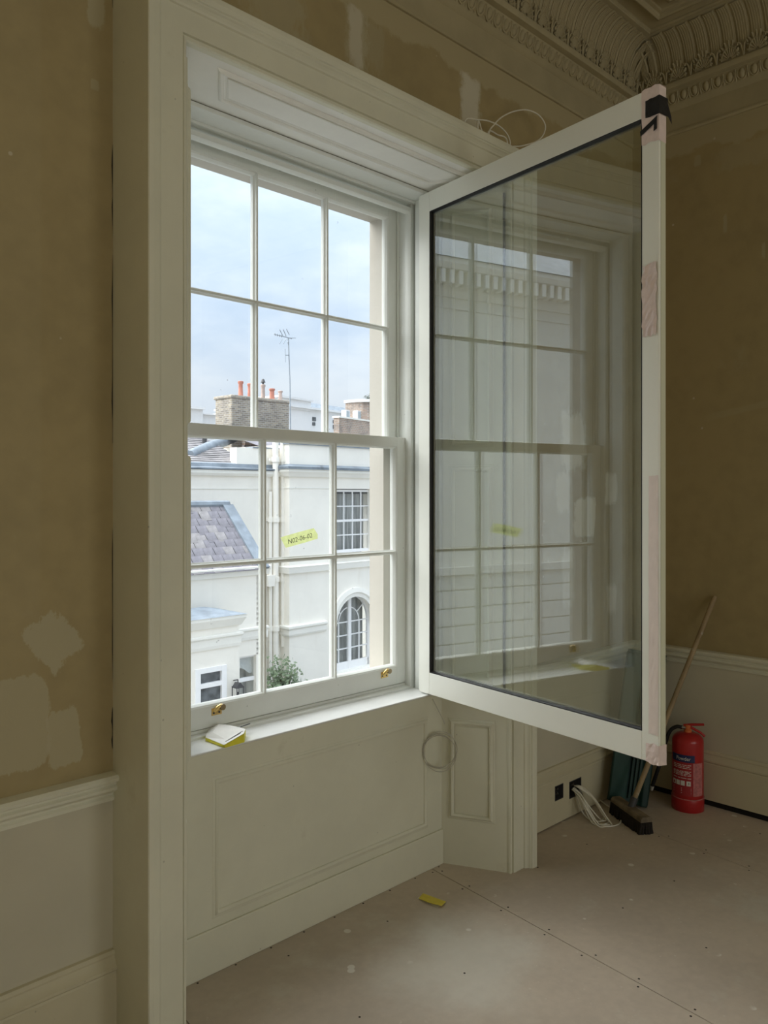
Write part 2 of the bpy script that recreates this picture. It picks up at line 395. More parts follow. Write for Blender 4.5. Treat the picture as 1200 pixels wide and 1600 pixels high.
def curtain_material():
    m, b = newmat('net_curtain'); v = coords(); n = noise(v, 7, 4, 0.6, (3, 1, 0.15))
    setcol(b, colmix(smooth(n, 0.35, 0.65), (0.34, 0.335, 0.32), (0.66, 0.645, 0.61))); b.inputs['Roughness'].default_value = 0.9; return m
M_curtain = curtain_material()

# ================================================================== THE ROOM
WX = 2.0                                   # centre of the window
YW, XR, XL, YB, ZC = 2.24, 4.125, -6.0, REAR_Y, 4.0
IN, SPL, AI, AO = 0.588, 0.643, 0.771, 0.912    # half widths: sash, apron corner, architrave inner, outer
YA, YF, YX = 2.338, 2.06, 2.68             # apron face, architrave front, outside face of the wall
SILL, HEAD = 0.745, 2.91

w = MB()
w.box(XL - .3, W2A, YW, YX, -.2, ZC + .2); w.box(W2B, WX - .80, YW, YX, -.2, ZC + .2); w.box(W2A, W2B, YW, YX, -.2, .745); w.box(W2A, W2B, YW, YX, 2.90, ZC + .2); w.box(WX + .80, XR + .3, YW, YX, -.2, ZC + .2)
w.box(WX - .80, WX + .80, YW, YX, HEAD + .06, ZC + .2); w.box(WX - .80, WX + .80, YA + .03, YX, -.2, SILL - .04)
wf = w.build('wall_front', M_wall_front)
tag(wf, 'brown painted plaster window wall with patches of pale filler', 'wall', kind='structure')
# outside reveal of the opening, stuccoed
r = MB(); XH = .545
r.box(WX - .80, WX - XH, 2.60, YX + .01, SILL - .05, HEAD + .07); r.box(WX + XH, WX + .80, 2.60, YX + .01, SILL - .05, HEAD + .07)
r.box(WX - XH, WX + XH, 2.60, YX + .01, 2.845, HEAD + .07); r.box(WX - .62, WX + .62, 2.60, YX + .10, SILL - .05, SILL + .03)
r.build('outer_reveal', M_stone, wf)
# dark cracks where the architrave has come away from the plaster
for z0, z1, wd in ((3.02, 3.55, .006), (2.35, 2.62, .003), (1.75, 2.30, .003), (.86, .98, .005), (1.05, 1.5, .002)):
    c = MB(); n = 9; pts = []
    for i in range(n + 1): pts.append((WX - AO - .0005, z0 + (z1 - z0) * i / n, wd * (0.25 + random.random()) * (0.3 if i in (0, n) else 1)))
    for i in range(n):
        (x, a, u0), (_, b_, u1) = pts[i], pts[i + 1]
        c.add([(x, YW - .001, a), (x - u0, YW - .001, a), (x - u1, YW - .001, b_), (x, YW - .001, b_)], [(0, 1, 2, 3)])
    c.build('crack', M_dark, wf)

o = MB().box(XR, XR + .3, YB - .3, YW, -.2, ZC + .2).build('wall_right', M_wall_right); tag(o, 'bare brown right wall behind the fire extinguisher', 'wall', kind='structure')
o = MB().box(XL - .3, XL, YB - .3, YW, -.2, ZC + .2).build('wall_left', M_wall); tag(o, 'brown left wall out of view', 'wall', kind='structure')
w = MB(); xs = [XL] + [q for ab in REAR for q in ab] + [XR]
for i in range(0, len(xs), 2): w.box(xs[i], xs[i + 1], YB - .3, YB, -.2, ZC + .2)
for a, b in REAR: w.box(a, b, YB - .3, YB, -.2, .75); w.box(a, b, YB - .3, YB, 2.95, ZC + .2)
tag(w.build('wall_back', M_wall), 'back wall behind the photographer with two window openings', 'wall', kind='structure')
ce = MB().box(XL, XR, YB, YW, ZC, ZC + .2).build('ceiling', M_ceil); tag(ce, 'olive distempered plaster ceiling', 'ceiling', kind='structure')
c = MB(); bead = [(0, 0), (0, -.012), (.008, -.022), (.02, -.026), (.03, -.020), (.034, -.008), (.05, -.006), (.055, 0)]
e_ = .29; c.sweep([(XL + e_, YW - e_, ZC), (XR - e_, YW - e_, ZC), (XR - e_, YB + e_, ZC), (XL + e_, YB + e_, ZC)], [(-a, b) for a, b in bead], (0, 0, 1), closed=True)
c.build('ceiling_bead', M_ceil, ce, 40)
c = MB(); e_ = .40; c.sweep([(XL + e_, YW - e_, ZC), (XR - e_, YW - e_, ZC), (XR - e_, YB + e_, ZC), (XL + e_, YB + e_, ZC)], [(-a * 1.4, b * 1.3) for a, b in bead], (0, 0, 1), closed=True)
c.build('ceiling_bead', M_ceil, ce, 40)

# ---- floor: sheets laid slightly askew to the wall
fl = MB().box(XL, XR, YB, YW + .13, -.2, -.014).build('floor', M_dark); tag(fl, 'floor covered with pinkish boards screwed down in sheets', 'floor', kind='structure')
JA = Vector((2.563, 2.267)); dv = (Vector((2.424, 1.06)) - JA).normalized(); pv = Vector((-dv.y, dv.x))      # pv points to +X
def clip_poly(poly, inside, cut):
    res = []
    for i, p in enumerate(poly):
        q = poly[(i + 1) % len(poly)]; a, b = inside(p), inside(q)
        if a >= 0: res.append(p)
        if a * b < 0: t = a / (a - b); res.append(p + (q - p) * t)
    return res
screws = MB()
ws = [-5.9, -4.8, -3.7, -2.5, -1.25, 0, 1.075, 2.2]
rows = {0: [-.5, 2.0, 4.4, 7], 1: [-.5, .9, 3.3, 5.7, 8], 2: [-.5, 2.3, 4.7, 7]}
for i in range(len(ws) - 1):
    rr = rows[(i + 2) % 3] if i != 4 else [-.5, 2.1, 4.5, 7]
    if i == 5: rr = [-.5, 1.9, 4.3, 7]
    for j in range(len(rr) - 1):
        g0 = .0018; a0, a1, b0, b1 = ws[i] + g0, ws[i + 1] - g0, rr[j] + g0, rr[j + 1] - g0
        poly = [JA + pv * a + dv * b for a, b in ((a0, b0), (a0, b1), (a1, b1), (a1, b0))]
        # keep inside the room and the window bay
        for f in (lambda p: p.x - XL, lambda p: XR - p.x, lambda p: p.y - YB, lambda p: (YA - .001) - p.y): poly = clip_poly(poly, f, 0) if poly else poly
        if len(poly) < 3: continue
        if (sum((poly[k].x * poly[(k + 1) % len(poly)].y - poly[(k + 1) % len(poly)].x * poly[k].y) for k in range(len(poly)))) < 0: poly.reverse()
        MB().prism([(p.x, p.y) for p in poly], (0, 0, -.012), (1, 0, 0), (0, 1, 0), (0, 0, .012)).build('floor_board', M_floor, fl)
        for a, da in ((a0, .018), (a1, -.018)):
            b = b0 + .06
            while b < b1:
                p = JA + pv * (a + da) + dv * (b + random.uniform(-.02, .02))
                if XL < p.x < XR and -1 < p.y < YA - .01: screws.add([(p.x + .0042 * math.cos(k * PI / 4), p.y + .0042 * math.sin(k * PI / 4), .0006) for k in range(8)], [tuple(range(8))])
                b += .20
        for a in (a0 + (a1 - a0) * .34, a0 + (a1 - a0) * .67):
            b = b0 + .25
            while b < b1:
                p = JA + pv * a + dv * (b + random.uniform(-.05, .05))
                if XL < p.x < XR and -1 < p.y < YA - .01: screws.add([(p.x + .004 * math.cos(k * PI / 4), p.y + .004 * math.sin(k * PI / 4), .0006) for k in range(8)], [tuple(range(8))])
                b += .42
for i in range(9):
    p = Vector((1.42 + i * .148, YA - .018)); screws.add([(p.x + .004 * math.cos(k * PI / 4), p.y + .004 * math.sin(k * PI / 4), .0007) for k in range(8)], [tuple(range(8))])
tag(screws.build('screw_heads', M_dark, fl), kind='stuff')

# ---- cornice with egg-and-dart, palmettes and ribbed cove
prof = [(0, 3.515), (-.010, 3.515), (-.016, 3.522), (-.016, 3.530), (-.008, 3.534), (-.008, 3.640), (-.016, 3.645), (-.022, 3.655), (-.036, 3.668), (-.050, 3.700), (-.054, 3.726),
        (-.082, 3.728), (-.086, 3.734), (-.086, 3.756), (-.070, 3.760)]
COVE = lambda t: (-(.070 + .128 * (1 - math.cos(t))), 3.765 + .215 * math.sin(t))
prof += [COVE(math.radians(a)) for a in range(0, 91, 9)] + [(-.214, 3.980), (-.214, 3.988), (-.222, 3.992), (-.222, 4.0), (0, 4.0)]
co = MB().sweep([(XL, YW, 0), (XR, YW, 0), (XR, YB, 0)], prof, (0, 0, 1)).build('trim_1', M_ceil, None, 35)
tag(co, 'deep plaster cornice of egg and dart, palmettes and ribbed cove', 'cornice', kind='structure')
# pieces, in local coords: x along the wall, y into the room, z up
egg = MB(); n = 8
for i in range(n + 1):
    for j in range(7):
        th = 2 * PI * i / n; ph = PI / 2 * j / 6
        egg.v.append(Vector((.0165 * math.cos(th) * math.cos(ph), .014 * math.sin(ph), .026 * math.sin(th) * math.cos(ph))))
egg.f += [(i * 7 + j, (i + 1) * 7 + j, (i + 1) * 7 + j + 1, i * 7 + j + 1) for i in range(n) for j in range(6)]
egg.tube([(.0235 * math.cos(a), .004, .004 - .033 * math.sin(a)) for a in [PI * k / 8 for k in range(-1, 10)]], .0042, 5)
EGG = egg.build('egg', M_ceil, co, 60)
dart = MB(); dart.add([(-.004, 0, .028), (.004, 0, .028), (0, .010, .024), (-.006, 0, -.016), (.006, 0, -.016), (0, .011, -.012), (0, .003, -.034)],
                      [(0, 2, 5, 3), (2, 1, 4, 5), (3, 5, 6), (5, 4, 6), (0, 1, 2)])
DART = dart.build('dart', M_ceil, co)
def palm_mesh():
    m = MB(); L = 9
    for k in range(L):
        a = math.radians(-78 + 156 * k / (L - 1)); ln = .062 + .030 * math.cos(a)
        dx_, dz_ = math.sin(a), math.cos(a); px2, pz2 = dz_, -dx_
        pts = []
        for s_, wd, up in ((.012, .004, .010), (ln * .55, .0075, .014), (ln * .85, .0085, .017), (ln * .97, .0055, .022), (ln, .001, .016)):
            pts.append((s_, wd, up))
        vs = []
        for s_, wd, up in pts:
            cx_, cz_ = dx_ * s_ * .72, dz_ * s_ + .004
            vs += [(cx_ - px2 * wd, up * .35 + .002, cz_ - pz2 * wd), (cx_, up, cz_), (cx_ + px2 * wd, up * .35 + .002, cz_ + pz2 * wd)]
        fs = [(i * 3 + q, i * 3 + q + 1, i * 3 + q + 4, i * 3 + q + 3) for i in range(4) for q in range(2)]
        m.add(vs, fs)
    m.tube([(.040 * math.cos(a), .012, .004 + .058 * math.sin(a)) for a in [PI * k / 8 for k in range(9)]], .0035, 5)
    return m
PALM = palm_mesh().build('palmette', M_ceil, co, 50)
st = MB()
for sg in (-1, 1):
    st.tube(spline([(0, .008, 0), (sg * .004, .010, .03), (sg * .010, .016, .055), (sg * .021, .020, .064), (sg * .024, .020, .052)], 4), [.005] * 8 + [.0045] * 5 + [.004] * 4, 6)
st.tube([(0, .006, 0), (0, .010, .035), (0, .014, .075)], [.006, .004, .001], 6)
STEM = st.build('calyx', M_ceil, co, 50)
rb = MB(); na, nu = 9, 6
for i in range(na):
    t = math.radians(14 + 75 * i / (na - 1)); a, z = COVE(t); nx, nz_ = math.cos(t), -math.sin(t)      # towards the room
    for j in range(nu + 1):
        q = -1 + 2 * j / nu; h = .009 * (1 - abs(q) ** 4) - .001; h *= 1 if i else .4
        rb.v.append(Vector((.0325 * q, -a + nx * h, z - 3.765 + nz_ * h)))
rb.f += [(i * (nu + 1) + j, i * (nu + 1) + j + 1, (i + 1) * (nu + 1) + j + 1, (i + 1) * (nu + 1) + j) for i in range(na - 1) for j in range(nu)]
for sg in (-.022, -.011, 0, .011, .022):
    pts = []
    for i in range(na):
        t = math.radians(14 + 73 * i / (na - 1)); a, z = COVE(t); pts.append((sg, -a + math.cos(t) * .008, z - 3.765 - math.sin(t) * .008))
    rb.tube(pts, .0022, 4)
RIB = rb.build('cove_rib', M_ceil, co, 40)
protos = {'egg': EGG, 'dart': DART, 'palmette': PALM, 'calyx': STEM, 'cove_rib': RIB}
def run_pieces(src, spots):
    first = True
    for M in spots:
        if not src.get('_used'): src.matrix_local = M; src['_used'] = 1
        else: inst(src, co, M)
def mainM(x, y, z, tilt=0): return Matrix.Translation((x, YW - y, z)) @ Matrix.Rotation(PI, 4, 'Z') @ Matrix.Rotation(tilt, 4, 'X')
def rightM(s, y, z, tilt=0): return Matrix.Translation((XR - y, s, z)) @ Matrix.Rotation(PI / 2, 4, 'Z') @ Matrix.Rotation(tilt, 4, 'X')
EP, RP, PPi = .060, .067, .134
run_pieces(EGG, [mainM(XR - .075 - EP * i, .044, 3.693, -.3) for i in range(36)] + [rightM(YW - .075 - EP * i, .044, 3.693, -.3) for i in range(24)])
run_pieces(DART, [mainM(XR - .105 - EP * i, .044, 3.693, -.3) for i in range(36)] + [rightM(YW - .105 - EP * i, .044, 3.693, -.3) for i in range(24)])
run_pieces(RIB, [mainM(XR - .235 - RP * i, 0, 3.765) for i in range(30)] + [rightM(YW - .235 - RP * i, 0, 3.765) for i in range(19)])
run_pieces(PALM, [mainM(XR - .165 - PPi * i, .066, 3.764, -.12) for i in range(16)] + [rightM(YW - .165 - PPi * i, .066, 3.764, -.12) for i in range(11)])
run_pieces(STEM, [mainM(XR - .098 - PPi * i, .066, 3.762, -.1) for i in range(16)] + [rightM(YW - .098 - PPi * i, .066, 3.762, -.1) for i in range(11)])
cl2 = MB(); rows_ = []
for i in range(10):
    t = math.radians(2 + 84 * i / 9); a, z = COVE(t); a = -a - .006; w_ = .034 * math.sin(PI * (.12 + .80 * i / 9)) + .004
    rows_.append([(XR - a + w_, YW - a - w_, z - .002), (XR - a + w_ * .4, YW - a - w_ * .6, z - .010 - .004), (XR - a - .006, YW - a - .006, z - .014), (XR - a - w_ * .6, YW - a + w_ * .4, z - .014), (XR - a - w_, YW - a + w_, z - .002)])
cl2.v = [Vector(p) for r_ in rows_ for p in r_]; cl2.f = [(i * 5 + q, i * 5 + q + 1, i * 5 + q + 6, i * 5 + q + 5) for i in range(9) for q in range(4)]
cl2.build('corner_leaf', M_ceil, co, 60)
for k_ in range(2):
    inst(RIB, co, mainM(XR - .168 + .045 * k_, 0, 3.765) @ Matrix.Diagonal((.62, 1, .93 - .12 * k_, 1))); inst(RIB, co, rightM(YW - .168 + .045 * k_, 0, 3.765) @ Matrix.Diagonal((.62, 1, .93 - .12 * k_, 1)))
for q in protos.values():
    if '_used' in q: del q['_used']

# ---- architrave (chunky, stands well proud of the plaster)
ap = [(0, .150), (0, .168), (.003, .175), (.010, .176), (.013, .171), (.016, .171), (.017, .180), (.086, .180), (.088, .187), (.094, .190), (.100, .197), (.103, .204), (.107, .204), (.109, .210), (.124, .213), (.138, .213), (.141, .210), (.141, 0), (.03, 0), (.03, .150)]
ar = MB().sweep([(WX - AI, YW, 0), (WX - AI, YW, HEAD), (WX + AI, YW, HEAD), (WX + AI, YW, 0)], ap, (0, -1, 0)).build('trim_2', M_trim)
tag(ar, 'heavy moulded off-white architrave framing the tall window', 'window surround', kind='structure')

# ---- panelled splays (right and left): lower back panel, upper shutter leaf of two panels
bol = [(0, 0), (0, .004), (.003, .010), (.009, .013), (.014, .010), (.017, .004), (.022, .0035), (.026, 0)]
def panel(m, x0, x1, z0, z1, y=0.0):       # raised mould round a sunk field, local: x along, -y towards viewer handled by N
    m.sweep([(x0, y, z0), (x1, y, z0), (x1, y, z1), (x0, y, z1)], [(-a, b) for a, b in bol] if False else bol, (0, 1, 0), closed=True)
def splay_matrix(sgn):
    a = Vector((WX + sgn * SPL, YA, 0)); b = Vector((WX + sgn * (AI - .003), YF + .028, 0)); u = (b - a).normalized(); nrm = Vector((-sgn * abs(u.y), -abs(u.x) , 0)).normalized()
    nrm = Vector((-u.y, u.x, 0)); nrm = nrm if nrm.x * sgn < 0 else -nrm
    M = Matrix((( u.x, nrm.x, 0, a.x), (u.y, nrm.y, 0, a.y), (0, 0, 1, 0), (0, 0, 0, 1))); return M, (b - a).length
for k, sgn in ((3, 1), (4, -1)):
    M, L = splay_matrix(sgn)
    b = MB().box(0, L + .004, -.03, 0, 0, SILL - .03).box(0, L + .004, -.03, -.012, SILL - .03, HEAD + .03).xf(M)
    sp = b.build('trim_%d' % k, M_trim); tag(sp, ('right' if sgn > 0 else 'left') + ' splayed window reveal with shutter and panel below', 'window reveal', kind='structure')
    p = MB(); p.box(.06, L - .075, -.004, .002, .235, .600); pl = p.xf(M).build('lower_panel', M_trim, sp)
    p = MB(); panel(p, .055, L - .070, .225, .610, .001); p.xf(M).build('panel_mould', M_trim, pl, 40)
    s_ = MB().box(.012, L - .012, -.012, .012, SILL + .02, HEAD - .03).xf(M).build('shutter_leaf', M_trim, sp, None, .002)
    for z0, z1 in ((.82, 1.70), (1.83, 2.80)):
        p = MB(); panel(p, .062, L - .075, z0, z1, .012); p.xf(M).build('shutter_panel_mould', M_trim, s_, 40)
    g_ = MB().box(L - .011, L - .003, -.0115, .001, SILL + .02, HEAD - .03).xf(M).build('shutter_gap_shade', M_dark, sp)  # dark strip painted as the shade between shutter and architrave

# ---- apron under the sill
apn = MB().box(WX - SPL - .01, WX + SPL + .01, YA, YA + .03, 0, SILL - .0072).build('trim_5', M_trim); tag(apn, 'panelled apron board below the window sill', 'window apron', kind='structure')
MB().box(WX - SPL, WX + SPL, YA - .010, YA, 0, .150).build('apron_plinth', M_trim, apn, None, .003)
p = MB(); p.sweep([(1.512, YA, .205), (2.528, YA, .205), (2.528, YA, .628), (1.512, YA, .628)], [(-a, b_ * .8) for a, b_ in bol], (0, -1, 0), closed=True)
p.build('panel_mould', M_trim, apn, 40)
# ---- soffit
sf = MB().box(WX - AI - .02, WX + AI + .02, YF + .018, YA + .03, HEAD + .002, HEAD + .05).build('trim_6', M_soffit); tag(sf, 'white panelled soffit over the window reveal', 'window soffit', kind='structure')
p = MB(); x0, x1, y0, y1 = WX - .60, WX + .60, 2.125, 2.300
p.sweep([(1.375, 2.130, HEAD + .002), (2.625, 2.130, HEAD + .002), (2.513, 2.300, HEAD + .002), (1.487, 2.300, HEAD + .002)], [(-a, b_ * .9) for a, b_ in bol], (0, 0, -1), closed=True); p.build('panel_mould', M_soffit, sf, 40)
MB().prism([(1.430, 2.162), (2.570, 2.162), (2.498, 2.268), (1.502, 2.268)], (0, 0, HEAD - .003), (1, 0, 0), (0, 1, 0), (0, 0, .006)).build('panel_field', M_soffit, sf, None, .004)

# ---- dado rails, baseboards
rail = [(0, .712), (-.008, .712), (-.010, .722), (-.004, .728), (-.006, .734), (-.020, .742), (-.028, .748), (-.030, .756), (-.022, .762), (-.024, .768), (-.036, .774), (-.040, .784), (-.034, .792), (-.010, .796), (0, .796)]
rail2 = [(a, z) for a, z in rail]
d1 = MB().sweep([(XL, YW, 0), (WX - AO, YW, 0)], rail2, (0, 0, 1)).build('trim_7', M_trim, None, 30); tag(d1, 'moulded dado rail on the wall left of the window', 'dado rail', kind='structure')
d2 = MB().sweep([(WX + AO, YW, 0), (XR, YW, 0), (XR, YB, 0)], rail2, (0, 0, 1)).build('trim_8', M_trim, None, 30); tag(d2, 'dado rail running round the corner behind the glazed leaf', 'dado rail', kind='structure')
skt = [(-.025, .215), (-.022, .222), (-.028, .228), (-.028, .236), (-.018, .246), (-.012, .262), (-.014, .268), (-.010, .278), (0, .280), (0, .215)]
b1 = MB().sweep([(XL, YW, 0), (WX - AO, YW, 0)], skt, (0, 0, 1)).box(XL, WX - AO, YW - .025, YW, 0, .216).build('baseboard_left', M_base, None, 30); tag(b1, 'tall cream baseboard left of the window', 'baseboard', kind='structure')
S1, S2 = (3.327, 3.399, .118, .190), (3.452, 3.560, .096, .181)
b2 = MB().sweep([(WX + AO, YW, 0), (XR, YW, 0)], skt, (0, 0, 1))
xs = [WX + AO, S1[0], S1[1], S2[0], S2[1], XR]
for i in (0, 2, 4): b2.box(xs[i], xs[i + 1], YW - .025, YW, .008, .216)
for S in (S1, S2): b2.box(S[0], S[1], YW - .025, YW, .008, S[2]); b2.box(S[0], S[1], YW - .025, YW, S[3], .216)
b2 = b2.build('baseboard_front', M_base, None, 30); tag(b2, 'tall cream baseboard with two open socket holes', 'baseboard', kind='structure')
b3 = MB().sweep([(XR, YW, 0), (XR, YB, 0)], skt, (0, 0, 1)).box(XR - .025, XR, YB, YW - .025, .032, .216).build('baseboard_right', M_base, None, 30); tag(b3, 'cream baseboard above a black gap along the right wall', 'baseboard', kind='structure')
MB().box(XR - .010, XR, YB, YW - .03, 0, .032).build('gap_shade_strip', M_dark, b3)  # dark strip, paints the shade under the raised baseboard
for S, nm in ((S1, 'smaller black socket hole cut in the baseboard'), (S2, 'larger black socket hole with white cable hanging out')):
    e0 = empty('socket_box', ((S[0] + S[1]) / 2, YW - .026, S[2])); tag(e0, nm, 'socket box')
    m = MB().box(S[0], S[1], YW - .004, YW - .001, S[2], S[3]); keep(m.build('back_plate', M_dark), e0)
    m = MB()
    t = .003
    m.box(S[0], S[0] + t, YW - .026, YW - .004, S[2], S[3]).box(S[1] - t, S[1], YW - .026, YW - .004, S[2], S[3]).box(S[0], S[1], YW - .026, YW - .004, S[2], S[2] + t).box(S[0], S[1], YW - .026, YW - .004, S[3] - t, S[3])
    keep(m.build('box_rim', M_iron), e0)
    for zz in (.35, .65):
        m = MB().tube([(S[0] + (S[1] - S[0]) * .45, YW - .006, S[2] + (S[3] - S[2]) * zz), (S[0] + (S[1] - S[0]) * .5, YW - .018, S[2] + (S[3] - S[2]) * (zz + .06))], .005, 8); keep(m.build('terminal', M_steel), e0)

# ================================================================== SASH WINDOW
win = empty('window_1', (WX, 2.5, SILL)); tag(win, 'white twelve pane sash window looking onto stucco houses', 'window', kind='structure')
def wpart(m, name, mat, parent=None, **k):
    o = m.build(name, mat, None, **k); keep(o, win)
    if parent is not None: o.parent = parent; o.matrix_parent_inverse = Matrix.Identity(4)
    return o
YL, YU = 2.500, 2.552            # room faces of the sashes
wpart(MB().box(WX - IN - .056, WX + IN + .056, YA - .002, 2.60, SILL - .007, SILL), 'sill_board', M_sill, bevel=.003)
f = MB(); f.box(WX - IN - .07, WX - IN, 2.47, 2.62, SILL, HEAD).box(WX + IN, WX + IN + .07, 2.47, 2.62, SILL, HEAD).box(WX - IN, WX + IN, 2.50, 2.62, 2.885, HEAD + .02).box(WX - IN, WX + IN, 2.50, 2.62, SILL, SILL + .022)
wpart(f, 'box_frame', M_white, bevel=.002)
stp = [(0, 0), (0, .022), (.004, .030), (.014, .032), (.022, .030), (.026, .022), (.026, 0)]
f = MB().sweep([(WX - IN + .006, 2.50, SILL + .012), (WX - IN + .006, 2.50, 2.845), (WX + IN - .006, 2.50, 2.845), (WX + IN - .006, 2.50, SILL + .012)], [(a, b_) for a, b_ in stp], (0, -1, 0), closed=True)
wpart(f, 'staff_bead', M_white, smoothdeg=40)
f = MB().box(WX - IN, WX - IN + .010, YL + .044, YU - .002, SILL, HEAD).box(WX + IN - .010, WX + IN, YL + .044, YU - .002, SILL, HEAD); wpart(f, 'parting_bead', M_white)
GL, GR = WX - .531, WX + .531
def moulded_rect(m, x0, x1, z0, z1, y0, y1):      # ovolo edge round one glazed opening, narrowing to the room side
    pr_ = [(0, 0), (.004, -.002), (.006, -.006), (.0095, -.014), (.010, -.018), (.010, -.026), (0, -.026)]
    m.sweep([(x0, y0, z0), (x1, y0, z0), (x1, y0, z1), (x0, y0, z1)], pr_, (0, -1, 0), closed=True)
def sash(name, y, z0, z1, gz0, gz1, zb, label):
    e0 = MB(); d = .044
    e0.box(WX - IN + .001, GL, y, y + d, z0, z1).box(GR, WX + IN - .001, y, y + d, z0, z1).box(GL, GR, y, y + d, z0, gz0).box(GL, GR, y, y + d, gz1, z1)
    s0 = wpart(e0, name, M_white, bevel=.0015); s0['label'] = label
    m = MB(); moulded_rect(m, GL, GR, gz0, gz1, y + .002, y + d); wpart(m, 'sash_mould', M_white, s0)
    bx = [GL + (GR - GL) / 3, GL + (GR - GL) * 2 / 3]
    bp = [(-.004, 0), (.004, 0), (.0055, .008), (.0105, .014), (.0105, .020), (.006, .022), (.006, .036), (-.006, .036), (-.006, .022), (-.0105, .020), (-.0105, .014), (-.0055, .008)]
    for x in bx: wpart(MB().prism(bp, (x, y + .001, gz0), (1, 0, 0), (0, 1, 0), (0, 0, gz1 - gz0)), 'glazing_bar', M_white, s0)
    wpart(MB().prism(bp, (GL, y + .0015, zb), (0, 0, 1), (0, 1, 0), (GR - GL, 0, 0)), 'glazing_bar', M_white, s0)
    cols = [GL] + bx + [GR]
    for i in range(3):
        for za, zz in ((gz0, zb), (zb, gz1)):
            q = MB().quad((cols[i] + .003, y + .028, za + .003), (cols[i + 1] - .003, y + .028, za + .003), (cols[i + 1] - .003, y + .028, zz - .003), (cols[i] + .003, y + .028, zz - .003)); wpart(q, 'pane', M_pane, s0)
    return s0
up = sash('upper_sash', YU, 1.812, 2.886, 1.85, 2.833, 2.338, 'upper sash of six panes, open sky behind')
lo = sash('lower_sash', YL, SILL + .024, 1.853, .846, 1.812, 1.348, 'lower sash of six panes with brass fittings on its bottom rail')
# pulley at the head of the right jamb
pu = MB().box(WX + IN - .0015, WX + IN, YU - .004, YU + .018, 2.66, 2.80); wpart(pu, 'pulley_plate', M_brass); wpart(MB().box(WX + IN - .003, WX + IN - .0015, YU + .000, YU + .012, 2.68, 2.73), 'pulley_slot', M_dark)
def sash_fitting(x, z, label):
    e0 = empty('sash_lock', (x, YL - .001, z)); tag(e0, label, 'sash lock', 'brass sash locks')
    m = MB().box(x - .021, x + .021, YL - .003, YL, z - .014, z + .012); keep(m.build('plate', M_brass, None, None, .001), e0)
    m = MB().tube(spline([(x - .010, YL - .004, z + .002), (x + .002, YL - .012, z + .016), (x + .018, YL - .012, z + .018), (x + .024, YL - .008, z + .004)], 5), .007, 10); keep(m.build('swivel_arm', M_brass, None, 50), e0)
    m = MB().tube([(x + .016, YL - .002, z + .014), (x + .016, YL - .020, z + .014)], .011, 14); keep(m.build('knob', plain('aged_brass', (.30, .24, .15), .4, .2, 30, metal=.8), None, 50), e0)
    for dx_ in (-.013, .010): keep(MB().tube([(x + dx_, YL - .002, z - .005), (x + dx_, YL - .0045, z - .005)], .0038, 8).build('screw', M_iron, None), e0)
sash_fitting(1.607, .823, 'small brass sash lock on the left end of the bottom rail')
sash_fitting(2.452, .823, 'small brass sash lock on the right end of the bottom rail')

# fixed white subframe the glazed leaf hangs in
sfm = MB(); ys0, ys1 = 2.366, 2.455
sfm.box(WX + .598, WX + .640, ys0, ys1, SILL, HEAD).box(WX - .640, WX - .598, ys0, ys1, SILL, HEAD).box(WX - .598, WX + .598, ys0, ys1, HEAD - .016, HEAD)
o = sfm.build('trim_9', M_white, None, None, .002); tag(o, 'slim white secondary glazing subframe inside the reveal', 'subframe', kind='structure')
MB().box(WX - .64, WX + .64, ys1, 2.50, 2.884, HEAD).build('head_fillet', M_white, o)
MB().box(WX + .640, WX + .66, ys0 - .02, 2.50, SILL, HEAD).box(WX - .66, WX - .640, ys0 - .02, 2.50, SILL, HEAD).build('reveal_lining', M_white, o)

w2 = MB(); w2.box(W2A, W2A + .06, 2.50, 2.56, .745, 2.9).box(W2B - .06, W2B, 2.50, 2.56, .745, 2.9).box(W2A, W2B, 2.50, 2.56, .745, .85).box(W2A, W2B, 2.50, 2.56, 2.83, 2.9).box(W2A, W2B, 2.50, 2.55, 1.81, 1.855)
for i in (1, 2): w2.box(W2A + .4 * i - .011, W2A + .4 * i + .011, 2.51, 2.545, .85, 2.83)
for z in (1.345, 2.335): w2.box(W2A, W2B, 2.51, 2.545, z - .011, z + .011)
w2 = w2.build('added_window', M_white); tag(w2, 'added sash window for the fill lamp, left of the view', 'window', kind='structure')  # unseen window added around the fill lamp
MB().quad((W2A, 2.53, .8), (W2B, 2.53, .8), (W2B, 2.53, 2.85), (W2A, 2.53, 2.85)).build('pane', M_pane, w2)

# ================================================================== OPEN GLAZED LEAF
HG = Vector((2.554, 2.390, 0)); EN = Vector((2.395, 1.211, 0)); le = (EN - HG); LL = le.length; le.normalize(); ln_ = Vector((-le.y, le.x, 0))  # ln_ -> +X, away from viewer side
LZ0, LZ1, TH = .752, 2.888, .037
LM = Matrix(((le.x, ln_.x, 0, HG.x), (le.y, ln_.y, 0, HG.y), (0, 0, 1, 0), (0, 0, 0, 1)))     # local x along the leaf, y through it (0 = front), z up
leaf = empty('glazed_casement_leaf', (HG.x, HG.y, LZ0)); tag(leaf, 'white framed secondary glazing leaf swung open into the room', 'glazed panel')
def lpart(m, name, mat, **k): o = m.xf(LM).build(name, mat, None, **k); return keep(o, leaf)
SW, RW0, RW1, BV = .070, .092, .084, .002
lpart(MB().box(0, SW, 0, TH, LZ0, LZ1), 'stile', M_alu, bevel=BV); lpart(MB().box(LL - .062, LL, 0, TH, LZ0, LZ1), 'stile', M_alu, bevel=BV)
lpart(MB().box(SW, LL - .062, 0, TH, LZ0, LZ0 + RW0), 'rail', M_alu, bevel=BV); lpart(MB().box(SW, LL - .062, 0, TH, LZ1 - RW1, LZ1), 'rail', M_alu, bevel=BV)
lpart(MB().box(LL, LL + .0015, .010, TH - .003, LZ0 + .004, LZ1 - .004), 'edge_strip', M_alu_edge)
